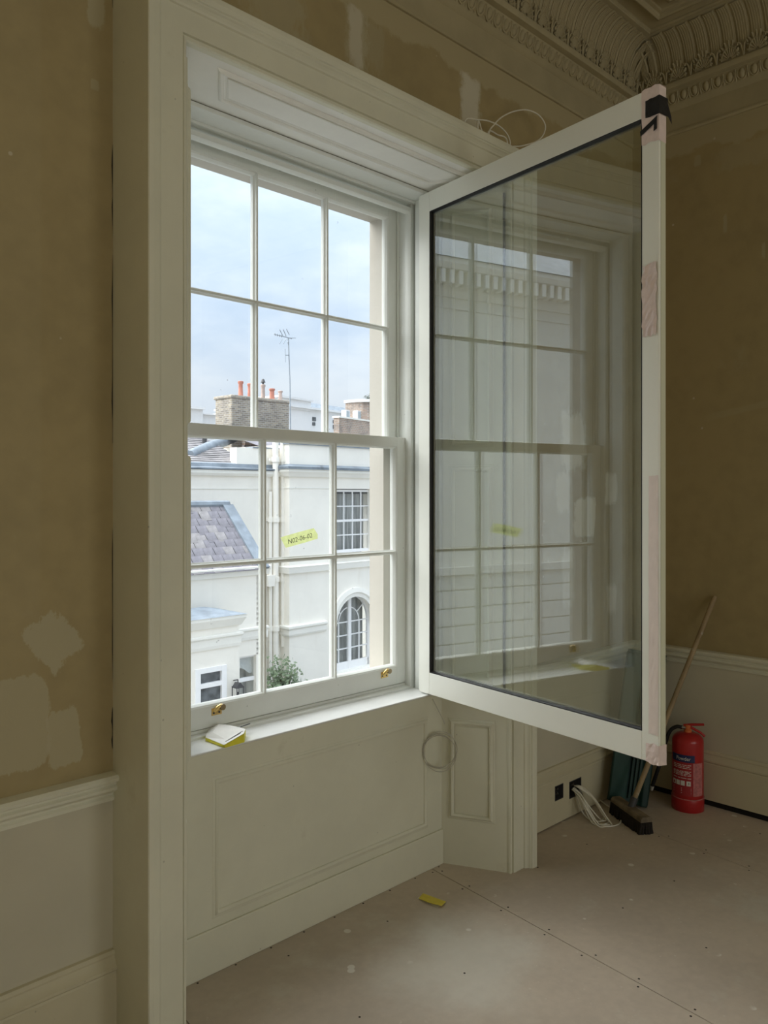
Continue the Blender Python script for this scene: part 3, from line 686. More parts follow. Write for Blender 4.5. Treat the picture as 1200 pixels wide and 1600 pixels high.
gx0, gx1, gz0, gz1 = SW, LL - .062, LZ0 + RW0, LZ1 - RW1
gk = [(0, -.0003), (0, -.030), (.0065, -.030), (.0065, -.0103), (.003, -.0003)]
gm = MB(); gm.sweep([(gx0, 0, gz0), (gx1, 0, gz0), (gx1, 0, gz1), (gx0, 0, gz1)], [(a + .0003, b_) for a, b_ in gk], (0, -1, 0), closed=True); lpart(gm, 'gasket', M_rubber)
gm = MB(); gm.sweep([(gx0 + .0065, 0, gz0 + .0065), (gx1 - .0065, 0, gz0 + .0065), (gx1 - .0065, 0, gz1 - .0065), (gx0 + .0065, 0, gz1 - .0065)], [(0, -.0155), (.004, -.0155), (.004, -.024), (0, -.024)], (0, -1, 0), closed=True); lpart(gm, 'spacer_bar', M_steel)
lpart(MB().quad((gx0 + .004, .0145, gz0 + .004), (gx1 - .004, .0145, gz0 + .004), (gx1 - .004, .0145, gz1 - .004), (gx0 + .004, .0145, gz1 - .004)), 'pane', M_leafglass)
lpart(MB().quad((gx0 + .004, .0255, gz0 + .004), (gx1 - .004, .0255, gz0 + .004), (gx1 - .004, .0255, gz1 - .004), (gx0 + .004, .0255, gz1 - .004)), 'pane', M_leafglass)
for zz in (LZ0 + .25, (LZ0 + LZ1) / 2, LZ1 - .25): lpart(MB().tube([(-.004, TH - .006, zz - .04), (-.004, TH - .006, zz + .04)], .007, 10), 'hinge', M_alu)
def tape(x0, x1, z0, z1, y=-.0012, n=8, rag=.003, wr=.0015, wrap=0.0, eo=.0025):
    """crinkled strip on the front face, optionally wrapped over the free edge"""
    m = MB(); cols = 5
    for j in range(n + 1):
        z = z0 + (z1 - z0) * j / n
        for i in range(cols + 1):
            x = x0 + (x1 - x0) * i / cols + (random.uniform(-rag, rag) * .5 if i in (0, cols) and not (wrap and i == cols) else 0)
            zz = z + (random.uniform(-rag, rag) if j in (0, n) else 0)
            m.v.append(Vector((x, y - random.random() * wr, zz)))
    m.f += [(j * (cols + 1) + i, j * (cols + 1) + i + 1, (j + 1) * (cols + 1) + i + 1, (j + 1) * (cols + 1) + i) for j in range(n) for i in range(cols)]
    if wrap:
        k = len(m.v)
        for j in range(n + 1):
            zc_ = m.v[j * (cols + 1) + cols].z
            m.v.append(Vector((LL + eo, y - .0005, zc_))); m.v.append(Vector((LL + eo + random.random() * wr * .5, wrap, zc_ + random.uniform(-rag, rag))))
        for j in range(n):
            a, b_ = j * (cols + 1) + cols, (j + 1) * (cols + 1) + cols
            m.f += [(a, k + 2 * j, k + 2 * j + 2, b_), (k + 2 * j, k + 2 * j + 1, k + 2 * j + 3, k + 2 * j + 2)]
    return m
o = lpart(tape(LL - .062, LL, 2.715, LZ1 + .002, wrap=.034, n=6), 'masking_tape', M_pink); o['label'] = 'pink masking tape over the top corner'
tp = MB().quad((LL - .060, -.001, LZ1 + .002), (LL + .002, -.001, LZ1 + .002), (LL + .002, TH, LZ1 + .003), (LL - .040, TH, LZ1 + .006)); lpart(tp, 'masking_tape', M_pink)
lpart(tape(LL - .058, LL - .006, 2.105, 2.330, n=14, rag=.006, wr=.005), 'masking_tape', M_pink)['label'] = 'crinkled pink masking tape half way up the stile'
lpart(tape(LL - .036, LL - .001, LZ0 + .09, 1.66, n=30, rag=.0015, wr=.0006), 'protective_film', M_pinkfilm)
lpart(tape(LL - .046, LL, LZ0 - .002, LZ0 + .06, n=5, rag=.004, wr=.003, wrap=.036), 'masking_tape', M_pink)['label'] = 'pink masking tape over the bottom corner'
lpart(tape(LL - .046, LL, LZ1 - .092, LZ1 - .036, y=-.004, n=4, rag=.002, wrap=.040, eo=.0055), 'black_tape', M_btape)['label'] = 'black tape wrapped round the top corner'
m = MB().quad((LL - .064, -.0045, 2.745), (LL - .006, -.0045, 2.772), (LL - .002, -.0045, 2.792), (LL - .066, -.0045, 2.762)).quad((LL - .016, -.0047, 2.745), (LL - .004, -.0047, 2.750), (LL - .004, -.0047, 2.79), (LL - .014, -.0047, 2.785)); lpart(m, 'black_tape', M_btape)
m = MB().quad((LL + .0055, .036, 2.845), (LL + .0055, .036, 2.80), (LL + .008, .058, 2.775), (LL + .007, .056, 2.80)); lpart(m, 'black_tape', M_btape)

# ================================================================== SMALL THINGS IN THE ROOM
# yellow-green tape on the pane, with its hand-written number
YT = YL + .0265
c0, c1 = at_y(448, 842, YT), at_y(489, 832, YT)
uu = (at_y(496, 833, YT) - at_y(443, 848, YT)); tw = uu.length; uu.normalize(); vv = Vector((0, -1, 0)).cross(uu); vv = -vv if vv.z < 0 else vv
oo = at_y(442, 848, YT)
e0 = empty('tape_label', oo); tag(e0, 'pale green tape strip with hand-written number on the middle pane', 'tape')
m = MB(); hw = .023
m.add([oo + uu * a + vv * b for a, b in [(-.008, hw), (-.002, hw * .3), (.010, -hw), (tw * .6, -hw - .001), (tw, -hw), (tw + .004, -hw * .3), (tw - .012, hw), (tw * .5, hw + .001)]], [tuple(range(8))]); keep(m.build('tape_strip', M_gtape), e0)
def text_mesh(body, size, shear=0.0):
    cu = bpy.data.curves.new('lettering', 'FONT'); cu.body = body; cu.size = size; cu.shear = shear; cu.align_x = 'LEFT'; cu.resolution_u = 3; cu.fill_mode = 'FRONT'
    ob = bpy.data.objects.new('tmp', cu); COL.objects.link(ob); dg = bpy.context.evaluated_depsgraph_get(); dg.update()
    me = bpy.data.meshes.new_from_object(ob.evaluated_get(dg)); bpy.data.objects.remove(ob); bpy.data.curves.remove(cu)
    return me
def lettering(name, body, size, mat, o_, u, v, parent, shear=0.0, bend=None, width=None):
    me = text_mesh(body, size, shear); w_ = max(p.co.x for p in me.vertices); k = (width / w_) if width else 1
    for p in me.vertices:
        a, b = p.co.x * k, p.co.y
        p.co = bend(a, b) if bend else Vector(o_) + Vector(u) * a + Vector(v) * b
    me.materials.clear(); me.materials.append(mat)
    ob = bpy.data.objects.new(name, me); COL.objects.link(ob); return keep(ob, parent)
lettering('lettering', 'N02-06-02', .026, M_ink, oo + uu * .022 - vv * .011 + Vector((0, -.001, 0)), uu, vv, e0, shear=.12, width=tw * .72)

# folded packet on the sill
e0 = empty('folded_packet', (1.575, 2.405, SILL)); tag(e0, 'crumpled yellow and white paper packet on the window sill', 'packet')
def sl(x, y, h): p = at_z(x, y, SILL); return Vector((p.x, p.y, SILL + h))
base = [sl(321, 1158, .001), sl(352, 1169, .001), sl(382, 1160, .001), sl(384, 1150, .001), sl(350, 1143, .001), sl(325, 1146, .001)]
topv = [sl(321, 1158, .012), sl(350, 1169, .010), sl(381, 1160, .030), sl(384, 1150, .024), sl(350, 1143, .018), sl(325, 1146, .014)]
m = MB().add(base + topv, [(0, 1, 2, 3, 4, 5)] + [(i, (i + 1) % 6, 6 + (i + 1) % 6, 6 + i) for i in range(6)]); keep(m.build('sleeve', M_yellow2), e0)
inn = [sl(332, 1156, .026), sl(352, 1162, .014), sl(366, 1157, .022), sl(362, 1149, .034), sl(342, 1148, .038)]
m = MB().add(topv + inn, [(0, 1, 7, 6), (1, 2, 8, 7), (2, 3, 9, 8), (3, 4, 10, 9), (4, 5, 10), (5, 0, 6, 10), (6, 7, 8, 9, 10)]); m.xf(Matrix.Translation((0, 0, .001))); keep(m.build('paper', M_paper), e0)
m = MB().add([sl(352, 1165, .0145), sl(379, 1157, .034), sl(378, 1161, .020), sl(356, 1167.5, .010)], [(0, 1, 2, 3)]); keep(m.build('dark_fold', M_iron), e0)
m = MB().prism([(0, 0), (.05, .012), (.052, .018), (.002, .006)], (sl(376, 1149, .028)), (1, 0, 0), (0, 1, 0), (0, 0, .002)); keep(m.build('dark_strip', M_iron), e0)

# folded yellow paper on the floor
c = at_z(673, 1407, 0)
e0 = empty('folded_paper', (c.x, c.y, 0)); tag(e0, 'folded yellow paper scrap lying on the floor boards', 'paper')
pts = [at_z(x, y, z) for x, y, z in ((654, 1404, .004), (661, 1396, .002), (697, 1409, .003), (690, 1415.5, .010), (670, 1410.5, .012))]
lowr = [at_z(x, y, .001) for x, y in ((651, 1404), (662, 1397), (697, 1410), (684, 1418), (668, 1412))]
m = MB().add(lowr, [(0, 1, 2, 3, 4)]); keep(m.build('lower_fold', M_paper), e0)
m = MB().add(pts + [p + Vector((0, 0, .0008)) for p in pts], [(0, 1, 2, 3, 4), (5, 6, 7, 8, 9)] + [(i, (i + 1) % 5, 5 + (i + 1) % 5, 5 + i) for i in range(5)]); keep(m.build('upper_fold', M_yellow), e0)

# coil of thin cable in the corner under the sill
cc = Vector((2.585, 2.300, .515)); e0 = empty('cable_coil', (cc.x, cc.y, cc.z - .08)); tag(e0, 'thin grey cable coiled in rings below the corner of the sill', 'cable')
m = MB(); cu = RT.copy(); cu = (cu * .95 + FW * .1).normalized()
pts = []
for k in range(4 * 28 + 1):
    a = 2 * PI * k / 28; lap = k / 28; rr = .071 + .004 * math.sin(lap * 2.1) + .003 * math.sin(a * 2 + lap)
    pts.append(cc + cu * (rr * math.cos(a)) + Vector((0, 0, rr * 1.04 * math.sin(a) - .003 * lap)) - FW * (.004 * lap + .002 * math.sin(3 * a)))
m.tube(pts, .0018, 6); keep(m.build('coil', M_greycable, None, 60), e0)
m = MB().tube(spline([at_y(676, 1092, 2.33), at_y(684, 1108, 2.325), at_y(692, 1124, 2.315), at_y(695, 1132, 2.31)], 5), .0016, 6); keep(m.build('tail', M_greycable, None, 60), e0)

# cable loops standing on top of the architrave
e0 = empty('cable_loop', (2.75, 2.15, HEAD + .141)); tag(e0, 'white cable looping up from the top of the architrave', 'cable')
for q in ([(727, 188), (745, 187), (763, 189), (780, 197), (792, 209), (797, 222), (796, 234)], [(764, 208), (772, 195), (784, 183), (803, 174), (824, 172), (842, 180), (852, 196), (848, 212), (836, 222), (815, 228), (795, 232)], [(763, 206), (778, 211), (792, 219)], [(747, 190), (752, 202), (756, 214)]):
    pts = [at_y(x, y, 2.165) for x, y in q]; pts = [Vector((pts[0].x - .004, 2.165, HEAD + .144))] * (pts[0].z > HEAD + .15) + pts + [Vector((pts[-1].x + .004, 2.165, HEAD + .144))] * (pts[-1].z > HEAD + .15)
    for p in pts: p.z = max(p.z, HEAD + .1445)
    m = MB().tube(spline(pts, 6), .0032, 7); keep(m.build('strand', M_cable, None, 60), e0)

# bundle of cable spilling from the larger socket hole
e0 = empty('cable_bundle', (3.53, 2.12, 0)); tag(e0, 'looped bundle of white cable hanging from the socket hole to the floor', 'cable')
hx, hy, hz_ = 3.512, YW - .028, .135
loops = [((950, 1283), (936, 1288)), ((946, 1280), (930, 1282)), ((953, 1287), (926, 1286)), ((944, 1274), (938, 1280)), ((955, 1289), (934, 1290))]
for i, (qa, qb) in enumerate(loops):
    a, b = at_z(*qa, .006 + .006 * (i % 2)), at_z(*qb, .006)
    hA, hB = Vector((hx + .006 * i, hy, hz_)), Vector((hx - .012 - .004 * i, hy, hz_ - .006 * (i % 3)))
    pts = spline([Vector((hx, hy + .012, hz_ + .01)), hA + Vector((0, -.016, .006)), hA * .62 + a * .38 + Vector((.012, -.01, .016)), a * .8 + hA * .2 + Vector((.010, 0, .004)), a + Vector((0, -.004, 0)), (a + b) / 2 + Vector((-.006, -.012, 0)), b, hB * .4 + b * .6 + Vector((-.008, -.006, .004)), hB * .8 + b * .2 + Vector((-.004, -.012, .008)), hB + Vector((0, .006, .006))], 6)
    keep(MB().tube(pts, .0034, 7).build('strand', M_cable, None, 60), e0)
big = [at_z(929, 1247, .02) + Vector((0, 0, .012)), at_z(945, 1256, .006), at_z(962, 1268, .005), at_z(970, 1280, .005), at_z(966, 1288, .005), at_z(950, 1291, .005), at_z(930, 1286, .005), at_z(912, 1272, .012), Vector((hx - .02, hy - .02, .09)), Vector((hx - .01, hy + .01, .135))]
keep(MB().tube(spline(big, 7), .0034, 7).build('strand', M_cable, None, 60), e0)
keep(MB().tube([(hx + .026, hy, .128), (hx + .03, hy - .012, .10), (hx + .028, hy - .006, .085)], .006, 7).build('tie', M_steel, None, 50), e0)

# dark green plastic case leaning into the corner
e0 = empty('plastic_case', (3.79, 2.10, 0)); tag(e0, 'dark green ridged plastic case leaning into the corner', 'case')
ux = Vector((.66, -.75, 0)).normalized(); wz = Vector((.21, -.03, .97)).normalized(); uy = wz.cross(ux).normalized(); ux = uy.cross(wz).normalized()
GM = Matrix(((ux.x, uy.x, wz.x, 3.742), (ux.y, uy.y, wz.y, 2.185), (ux.z, uy.z, wz.z, .034), (0, 0, 0, 1)))
def gpart(m, name, mat, **k): return keep(m.xf(GM).build(name, mat, None, **k), e0)
gpart(MB().prism([(0, .02), (.02, 0), (.075, 0), (.09, .014), (.155, .014), (.17, 0), (.20, .004), (.21, .03), (.20, .052), (.01, .052)], (0, -.055, 0), (1, 0, 0), (0, 1, 0), (0, 0, .76)), 'shell', M_green, bevel=.006)
gpart(MB().box(.002, .085, -.064, -.054, .01, .75), 'side_flange', M_green2, bevel=.004)
for a in (.098, .118, .138): gpart(MB().box(a, a + .014, -.052, -.036, .03, .73), 'ridge', M_green, bevel=.003)
gpart(MB().box(.012, .20, -.060, -.006, .758, .775), 'end_cap', M_green2, bevel=.006)

# broom leaning on the right wall
hA, hB = Vector((3.690, 2.095, 0)), Vector((3.548, 1.855, 0)); hd = (hB - hA); hl = hd.length; hd.normalize(); hp = Vector((-hd.y, hd.x, 0))
hp = hp if hp.x > 0 else -hp
e0 = empty('broom', ((hA + hB) / 2)); tag(e0, 'broom with black bristles, its wooden handle leaning on the right wall', 'broom')
BMx = Matrix(((hd.x, hp.x, 0, hA.x), (hd.y, hp.y, 0, hA.y), (0, 0, 1, 0), (0, 0, 0, 1)))
m = MB(); rb_ = random.Random(3)
for i in range(26):
    for j in range(5):
        x = .006 + (hl - .012) * i / 25; y = -.024 + .012 * j; dx_, dy_ = rb_.uniform(-.006, .006), (j - 2) * .004 + rb_.uniform(-.004, .004)
        w0 = .0058
        m.add([(x - w0, y - w0, .058), (x + w0, y - w0, .058), (x + w0, y + w0, .058), (x - w0, y + w0, .058), (x + dx_ - w0, y + dy_ - w0, .0), (x + dx_ + w0, y + dy_ - w0, 0), (x + dx_ + w0, y + dy_ + w0, 0), (x + dx_ - w0, y + dy_ + w0, 0)], [(0, 1, 2, 3), (7, 6, 5, 4), (0, 4, 5, 1), (1, 5, 6, 2), (2, 6, 7, 3), (3, 7, 4, 0)])
keep(tag(m.xf(BMx).build('bristles', M_bristle), kind='stuff'), e0)
m = MB().prism([(-.030, 0), (.030, 0), (.030, .016), (.020, .026), (-.020, .026), (-.030, .016)], (0, 0, .056), (0, 1, 0), (0, 0, 1), (hl, 0, 0)); m.xf(BMx); keep(m.build('head_block', plain('worn_broom_head', (.20, .16, .11), .7, .3, 20), None, None, .003), e0)
top = Vector((XR - .013, 1.774, 1.08)); foot = (hA + hB) / 2 + Vector((.010, .0, .085)); dr = (top - foot)
def wood_material():
    m, b = newmat('paint_spattered_wood'); v = coords(); n = noise(v, 12, 5, .6, (1, 1, .2)); s2 = smooth(noise(v, 16, 4), .60, .66)
    c = colmix(smooth(n, .3, .7), (.27, .20, .11), (.40, .30, .17)); setcol(b, colmix(s2 * .6, c, (.55, .52, .44))); b.inputs['Roughness'].default_value = .65; return m
keep(MB().tube([foot + dr * t for t in (0, .25, .5, .75, .985, 1)], [.0125, .0125, .0125, .0125, .0125, .009], 12).build('handle', wood_material(), None, 50), e0)
keep(MB().tube([foot - dr * .012, foot + dr * .035], .018, 12).build('socket', M_iron, None, 50), e0)

# fire extinguisher
ec = at_z(1076, 1259, 0); ec = Vector((4.005, 1.868, 0)); R_ = .0765
e0 = empty('fire_extinguisher', ec); tag(e0, 'red powder fire extinguisher standing by the right wall', 'fire extinguisher')
def xp(m, name, mat, **k): return keep(m.build(name, mat, None, **k), e0)
body = [(0, .012), (R_ - .004, .012), (R_, .018), (R_, .345)] + [(.022 + (R_ - .022) * math.cos(math.radians(a)), .345 + .042 * math.sin(math.radians(a))) for a in range(10, 91, 10)] + [(.018, .390), (0, .390)]
xp(MB().lathe(body, 40, ec), 'cylinder', M_red, smoothdeg=40)
xp(MB().lathe([(R_ + .001, .0), (R_ + .0025, .002), (R_ + .0025, .062), (R_ + .0005, .066), (R_ - .01, .06), (R_ - .01, 0)], 40, ec), 'base_ring', M_red, smoothdeg=40)
xp(MB().lathe([(R_ + .0003, .064), (R_ + .0032, .064), (R_ + .0032, .067), (R_ + .0003, .068)], 40, ec), 'ring_lip', M_palelabel, smoothdeg=40)
xp(MB().lathe([(.016, .385), (.019, .388), (.019, .398), (.014, .402), (.014, .425), (.0, .427)], 20, ec), 'valve', M_orange, smoothdeg=40)
camd = Vector((-ec.x, -ec.y, 0)).normalized(); sid = Vector((camd.y, -camd.x, 0)); sid = sid if sid.dot(RT) > 0 else -sid
fdir = (camd * .93 - sid * .36).normalized()      # the label faces a little to the left
ang0 = math.atan2(fdir.y, fdir.x); asg = 1 if Vector((-math.sin(ang0), math.cos(ang0), 0)).dot(RT) > 0 else -1
def on_cyl(arc, z, off=.0012): a = ang0 + asg * arc / R_; return ec + Vector(((R_ + off) * math.cos(a), (R_ + off) * math.sin(a), z))
def patch(a0, a1, z0, z1, name, mat, off=.0010, parent=None):
    m = MB(); n = 14
    for i in range(n + 1):
        a = a0 + (a1 - a0) * i / n; m.v += [on_cyl(a, z0, off), on_cyl(a, z1, off)]
    m.f += [(2 * i, 2 * i + 2, 2 * i + 3, 2 * i + 1) for i in range(n)]; return xp(m, name, mat)
lb = patch(-.062, .052, .085, .250, 'label', M_redprint); patch(.054, .110, .085, .250, 'side_label', M_palelabel)
patch(-.062, .062, .253, .290, 'navy_band', M_navy)
lettering('lettering', 'Powder', .026, M_print, (0, 0, 0), (1, 0, 0), (0, 1, 0), e0, bend=lambda a, b: on_cyl(-.030 + a, .263 + b, .0016), width=.072)
rl = random.Random(5)
m = MB()
for i, z in enumerate((.238, .230, .222, .206, .200, .193, .186, .172)):
    a = -.050
    while a < .040:
        wd = rl.uniform(.010, .026); a1 = min(a + wd, .044)
        m.add([on_cyl(a, z, .0016), on_cyl((a + a1) / 2, z, .0016), on_cyl(a1, z, .0016), on_cyl(a1, z + .0028, .0016), on_cyl((a + a1) / 2, z + .0028, .0016), on_cyl(a, z + .0028, .0016)], [(0, 1, 4, 5), (1, 2, 3, 4)]); a = a1 + .004
for i, z in enumerate((.122, .115, .108, .098)):
    m.add([on_cyl(-.050 + t * .0475, z, .0016) for t in (0, 1, 2)] + [on_cyl(-.050 + t * .0475, z + .0018, .0016) for t in (2, 1, 0)], [(0, 1, 4, 5), (1, 2, 3, 4)])
tag(xp(m, 'instruction_lines', M_print), kind='stuff')
for a in (-.054, -.030, -.006, .022):
    patch(a, a + .020, .136, .160, 'class_symbol', M_print, .0015)
m = MB(); m.add([on_cyl(.034, .157, .002), on_cyl(.029, .147, .002), on_cyl(.033, .147, .002), on_cyl(.030, .138, .002), on_cyl(.037, .150, .002), on_cyl(.033, .150, .002)], [(0, 1, 2, 3, 4, 5)]); xp(m, 'class_symbol_bolt', M_ink)
m = MB(); m.add([on_cyl(-.049, .139, .002), on_cyl(-.040, .139, .002), on_cyl(-.038, .146, .002), on_cyl(-.044, .156, .002), on_cyl(-.050, .146, .002)], [(0, 1, 2, 3, 4)]); xp(m, 'class_symbol_flame', M_redprint)
hv = ec + Vector((0, 0, .415))
m = MB().tube([hv - sid * .020 + Vector((0, 0, .004)), hv + sid * .02 + Vector((0, 0, .012)), hv + sid * .078 + Vector((0, 0, .018))], [.008, .007, .006], 10); xp(m, 'squeeze_lever', M_red, smoothdeg=50)
m = MB().tube(spline([hv + sid * .006 + Vector((0, 0, .002)), hv + sid * .035 + Vector((0, 0, -.012)), hv + sid * .062 + Vector((0, 0, -.026)), hv + sid * .080 + Vector((0, 0, -.042))], 4), .0065, 10); xp(m, 'carry_handle', M_red, smoothdeg=50)
m = MB().tube([hv - sid * .010 + Vector((0, 0, -.005)), hv - sid * .030 + Vector((0, 0, -.006))], .009, 10); xp(m, 'hose_coupling', M_steel, smoothdeg=50)
hs = [hv - sid * .028 + Vector((0, 0, -.006)), hv - sid * .055 + Vector((0, 0, -.006)), hv - sid * .085 + Vector((0, 0, -.030)), hv - sid * .105 + Vector((0, 0, -.085)), hv - sid * .125 + camd * .01 + Vector((0, 0, -.17)), hv - sid * .150 + camd * .01 + Vector((0, 0, -.25)), hv - sid * .172 + Vector((0, 0, -.325))]
xp(MB().tube(spline(hs, 6), .0095, 10), 'hose', M_rubber, smoothdeg=60)
m = MB().tube([hs[-1], hs[-1] - sid * .004 + Vector((0, 0, -.022))], [.010, .007], 10); xp(m, 'nozzle', M_greycable, smoothdeg=50)

# ================================================================== OUTSIDE
GZ = -3.5
o = MB().add([(-90, YX + .3, GZ), (110, YX + .3, GZ), (110, 160, GZ), (-90, 160, GZ)], [(0, 1, 2, 3)]).build('ground', M_asphalt); tag(o, 'grey street and yard between the houses', 'ground', kind='structure')
o = MB().box(XL, XR + .3, YX - .04, YX, GZ, -.2).build('wall_outside', M_stucco); tag(o, 'outside face of the house below the window', 'wall', kind='structure')

class Plane:
    """a vertical facade: local x along it, y towards us, z up"""
    def __init__(s, px0, Y, vp, y_ref=800):
        p = at_y(px0, y_ref, Y); s.p = Vector((p.x, p.y, 0)); s.d = (FW + RT * ((vp - CXP) / F)); s.d.z = 0; s.d.normalize()
        s.n = Vector((s.d.y, -s.d.x, 0)); s.n = s.n if s.n.y < 0 else -s.n
        s.M = Matrix(((s.d.x, s.n.x, 0, s.p.x), (s.d.y, s.n.y, 0, s.p.y), (0, 0, 1, 0), (0, 0, 0, 1)))
    def at(s, x, y, off=0.0):
        r = ray(x, y); q = s.p + s.n * off; t = q.dot(s.n) / r.dot(s.n); h = r * t; return ((h - q).dot(s.d), h.z + EYE)
    def x(s, x, off=0.0): return s.at(x, 773, off)[0]
    def z(s, x, y, off=0.0): return s.at(x, y, off)[1]

def house_part(pl, e0, m, name, mat, parent=None, **k):
    o = m.xf(pl.M).build(name, mat, None, **k); o.parent = parent or e0; o.matrix_parent_inverse = Matrix.Translation(-Vector(e0.location)) if not parent else Matrix.Identity(4); return o
def band(m, x0, x1, prof): return m.prism(prof, (x0, 0, 0), (0, 1, 0), (0, 0, 1), (x1 - x0, 0, 0))     # prof (out, z)

# ---- the projecting right-hand block
RBk = Plane(452, 13.0, 1760)
hs_ = empty('stucco_house', (RBk.p.x, RBk.p.y, GZ)); tag(hs_, 'cream stucco house opposite with sash and arched windows', 'house')
xe = 7.5
zc1, zc0 = RBk.z(520, 729), RBk.z(520, 746)
zp = RBk.z(520, 698)
# window openings
ua, ub = RBk.x(519), RBk.x(579.5); uz0, uz1 = RBk.z(553, 864), RBk.z(553, 764)
aa, ab = RBk.x(521), RBk.x(585); az0 = RBk.z(555, 1046); asp = RBk.z(556, 972); acx = (aa + ab) / 2; aR = (ab - aa) / 2
m = MB()
def wallq(x0, x1, z0, z1): m.add([(x0, 0, z0), (x1, 0, z0), (x1, 0, z1), (x0, 0, z1)], [(0, 1, 2, 3)])
wallq(0, min(ua, aa), GZ, zp); wallq(max(ub, ab), xe, GZ, zp)
lo_, hi_ = min(ua, aa), max(ub, ab)
wallq(lo_, hi_, uz1, zp)
if ua > lo_: wallq(lo_, ua, asp + aR + .02, uz1)
if ub < hi_: wallq(ub, hi_, asp + aR + .02, uz1)
wallq(ua, ub, asp + aR + .02, uz0)
wallq(lo_, hi_, GZ, az0)
if aa > lo_: wallq(lo_, aa, az0, asp + aR + .02)
if ab < hi_: wallq(ab, hi_, az0, asp + aR + .02)
DP = .20; n = 18; arc = [(acx - aR * math.cos(PI * k / n), asp + aR * math.sin(PI * k / n)) for k in range(n + 1)]
for k in range(n):
    (x0, z0), (x1, z1) = arc[k], arc[k + 1]; zt = asp + aR + .02
    m.add([(x0, 0, z0), (x1, 0, z1), (x1, 0, zt), (x0, 0, zt)], [(0, 1, 2, 3)]); m.add([(x0, 0, z0), (x1, 0, z1), (x1, -DP, z1), (x0, -DP, z0)], [(0, 1, 2, 3)])
m.add([(aa, 0, az0), (aa, 0, asp), (aa, -DP, asp), (aa, -DP, az0)], [(0, 1, 2, 3)]); m.add([(ab, 0, az0), (ab, 0, asp), (ab, -DP, asp), (ab, -DP, az0)], [(0, 1, 2, 3)]); m.add([(aa, 0, az0), (ab, 0, az0), (ab, -DP, az0), (aa, -DP, az0)], [(0, 1, 2, 3)])
for q in ([(ua, 0, uz0), (ua, 0, uz1), (ua, -.12, uz1), (ua, -.12, uz0)], [(ub, 0, uz0), (ub, 0, uz1), (ub, -.12, uz1), (ub, -.12, uz0)], [(ua, 0, uz1), (ub, 0, uz1), (ub, -.12, uz1), (ua, -.12, uz1)], [(ua, 0, uz0), (ub, 0, uz0), (ub, -.12, uz0), (ua, -.12, uz0)]): m.add(q, [(0, 1, 2, 3)])
m.add([(0, 0, GZ), (0, 0, zp), (0, -6, zp), (0, -6, GZ)], [(0, 1, 2, 3)]); m.add([(xe, 0, GZ), (xe, 0, zp), (xe, -6, zp), (xe, -6, GZ)], [(0, 1, 2, 3)]); m.add([(0, 0, zp), (xe, 0, zp), (xe, -.25, zp), (0, -.25, zp)], [(0, 1, 2, 3)])
house_part(RBk, hs_, m, 'wall', M_stucco)
def wrap_band(prof, name, mat, x1=xe, back=-.35): return house_part(RBk, hs_, MB().sweep([(0, back, 0), (0, 0, 0), (x1, 0, 0)], [(a, z) for a, z in prof], (0, 0, 1)), name, mat)
# sweep side: path goes towards us then along +x; N x d points outwards for negative values
cz = zc0
pfc = lambda o_, z: (o_, z)
def sgn_prof(p): return [(-a, z) for a, z in p]
TEST = Vector((0, 0, 1)).cross(Vector((1, 0, 0)))      # (0,1,0): towards us on the long side
mk = lambda p: [(a, z) for a, z in p]
wrap_band(mk([(0, cz), (.05, cz), (.09, cz + .06), (.13, cz + .10), (.13, cz + .15), (0, cz + .15)]), 'cornice', M_stucco2)
wrap_band(mk([(0, cz + .15), (.16, cz + .15), (.17, cz + .20), (.02, zc1 + .02), (0, zc1 + .02)]), 'lead_capping', M_lead)
zf = RBk.z(500, 762.5); wrap_band(mk([(0, zf - .012), (.012, zf - .012), (.012, zf + .012), (0, zf + .012)]), 'frieze_line', M_stucco2, RBk.x(519))
zb_ = RBk.z(490, 883); wrap_band(mk([(0, zb_ - .13), (.05, zb_ - .13), (.07, zb_ - .02), (.08, zb_), (0, zb_ + .03)]), 'string_course', M_stucco2)
zi = RBk.z(480, 985); xi = RBk.x(511)
wrap_band(mk([(0, zi - .07), (.03, zi - .07), (.05, zi - .03), (.05, zi + .06), (.085, zi + .10), (.085, zi + .14), (0, zi + .16)]), 'impost_band', M_stucco2, aa - .24)
zpc = zp; wrap_band(mk([(-.25, zpc), (.03, zpc), (.035, zpc + .06), (-.25, zpc + .07)]), 'parapet_coping', M_lead)
m = MB(); ring = [(0, 0), (.0, .05), (.10, .07), (.13, .04), (.20, .04), (.20, 0)]
pth = [(acx - (aR + .13) * math.cos(PI * k / n), 0, asp + (aR + .13) * math.sin(PI * k / n)) for k in range(n + 1)]
m.sweep(pth, [(a, b_) for a, b_ in ring], (0, 1, 0)); house_part(RBk, hs_, m, 'arch_mould', M_stucco2)
m = MB().box(aa - .05, ab + .05, 0, .09, az0 - .10, az0).box(aa, ab, -.2, .0, az0 - .02, az0 + .01); house_part(RBk, hs_, m, 'window_sill', M_stucco2)
m = MB().box(ua - .03, ub + .03, 0, .06, uz0 - .07, uz0); house_part(RBk, hs_, m, 'window_sill', M_stucco2)
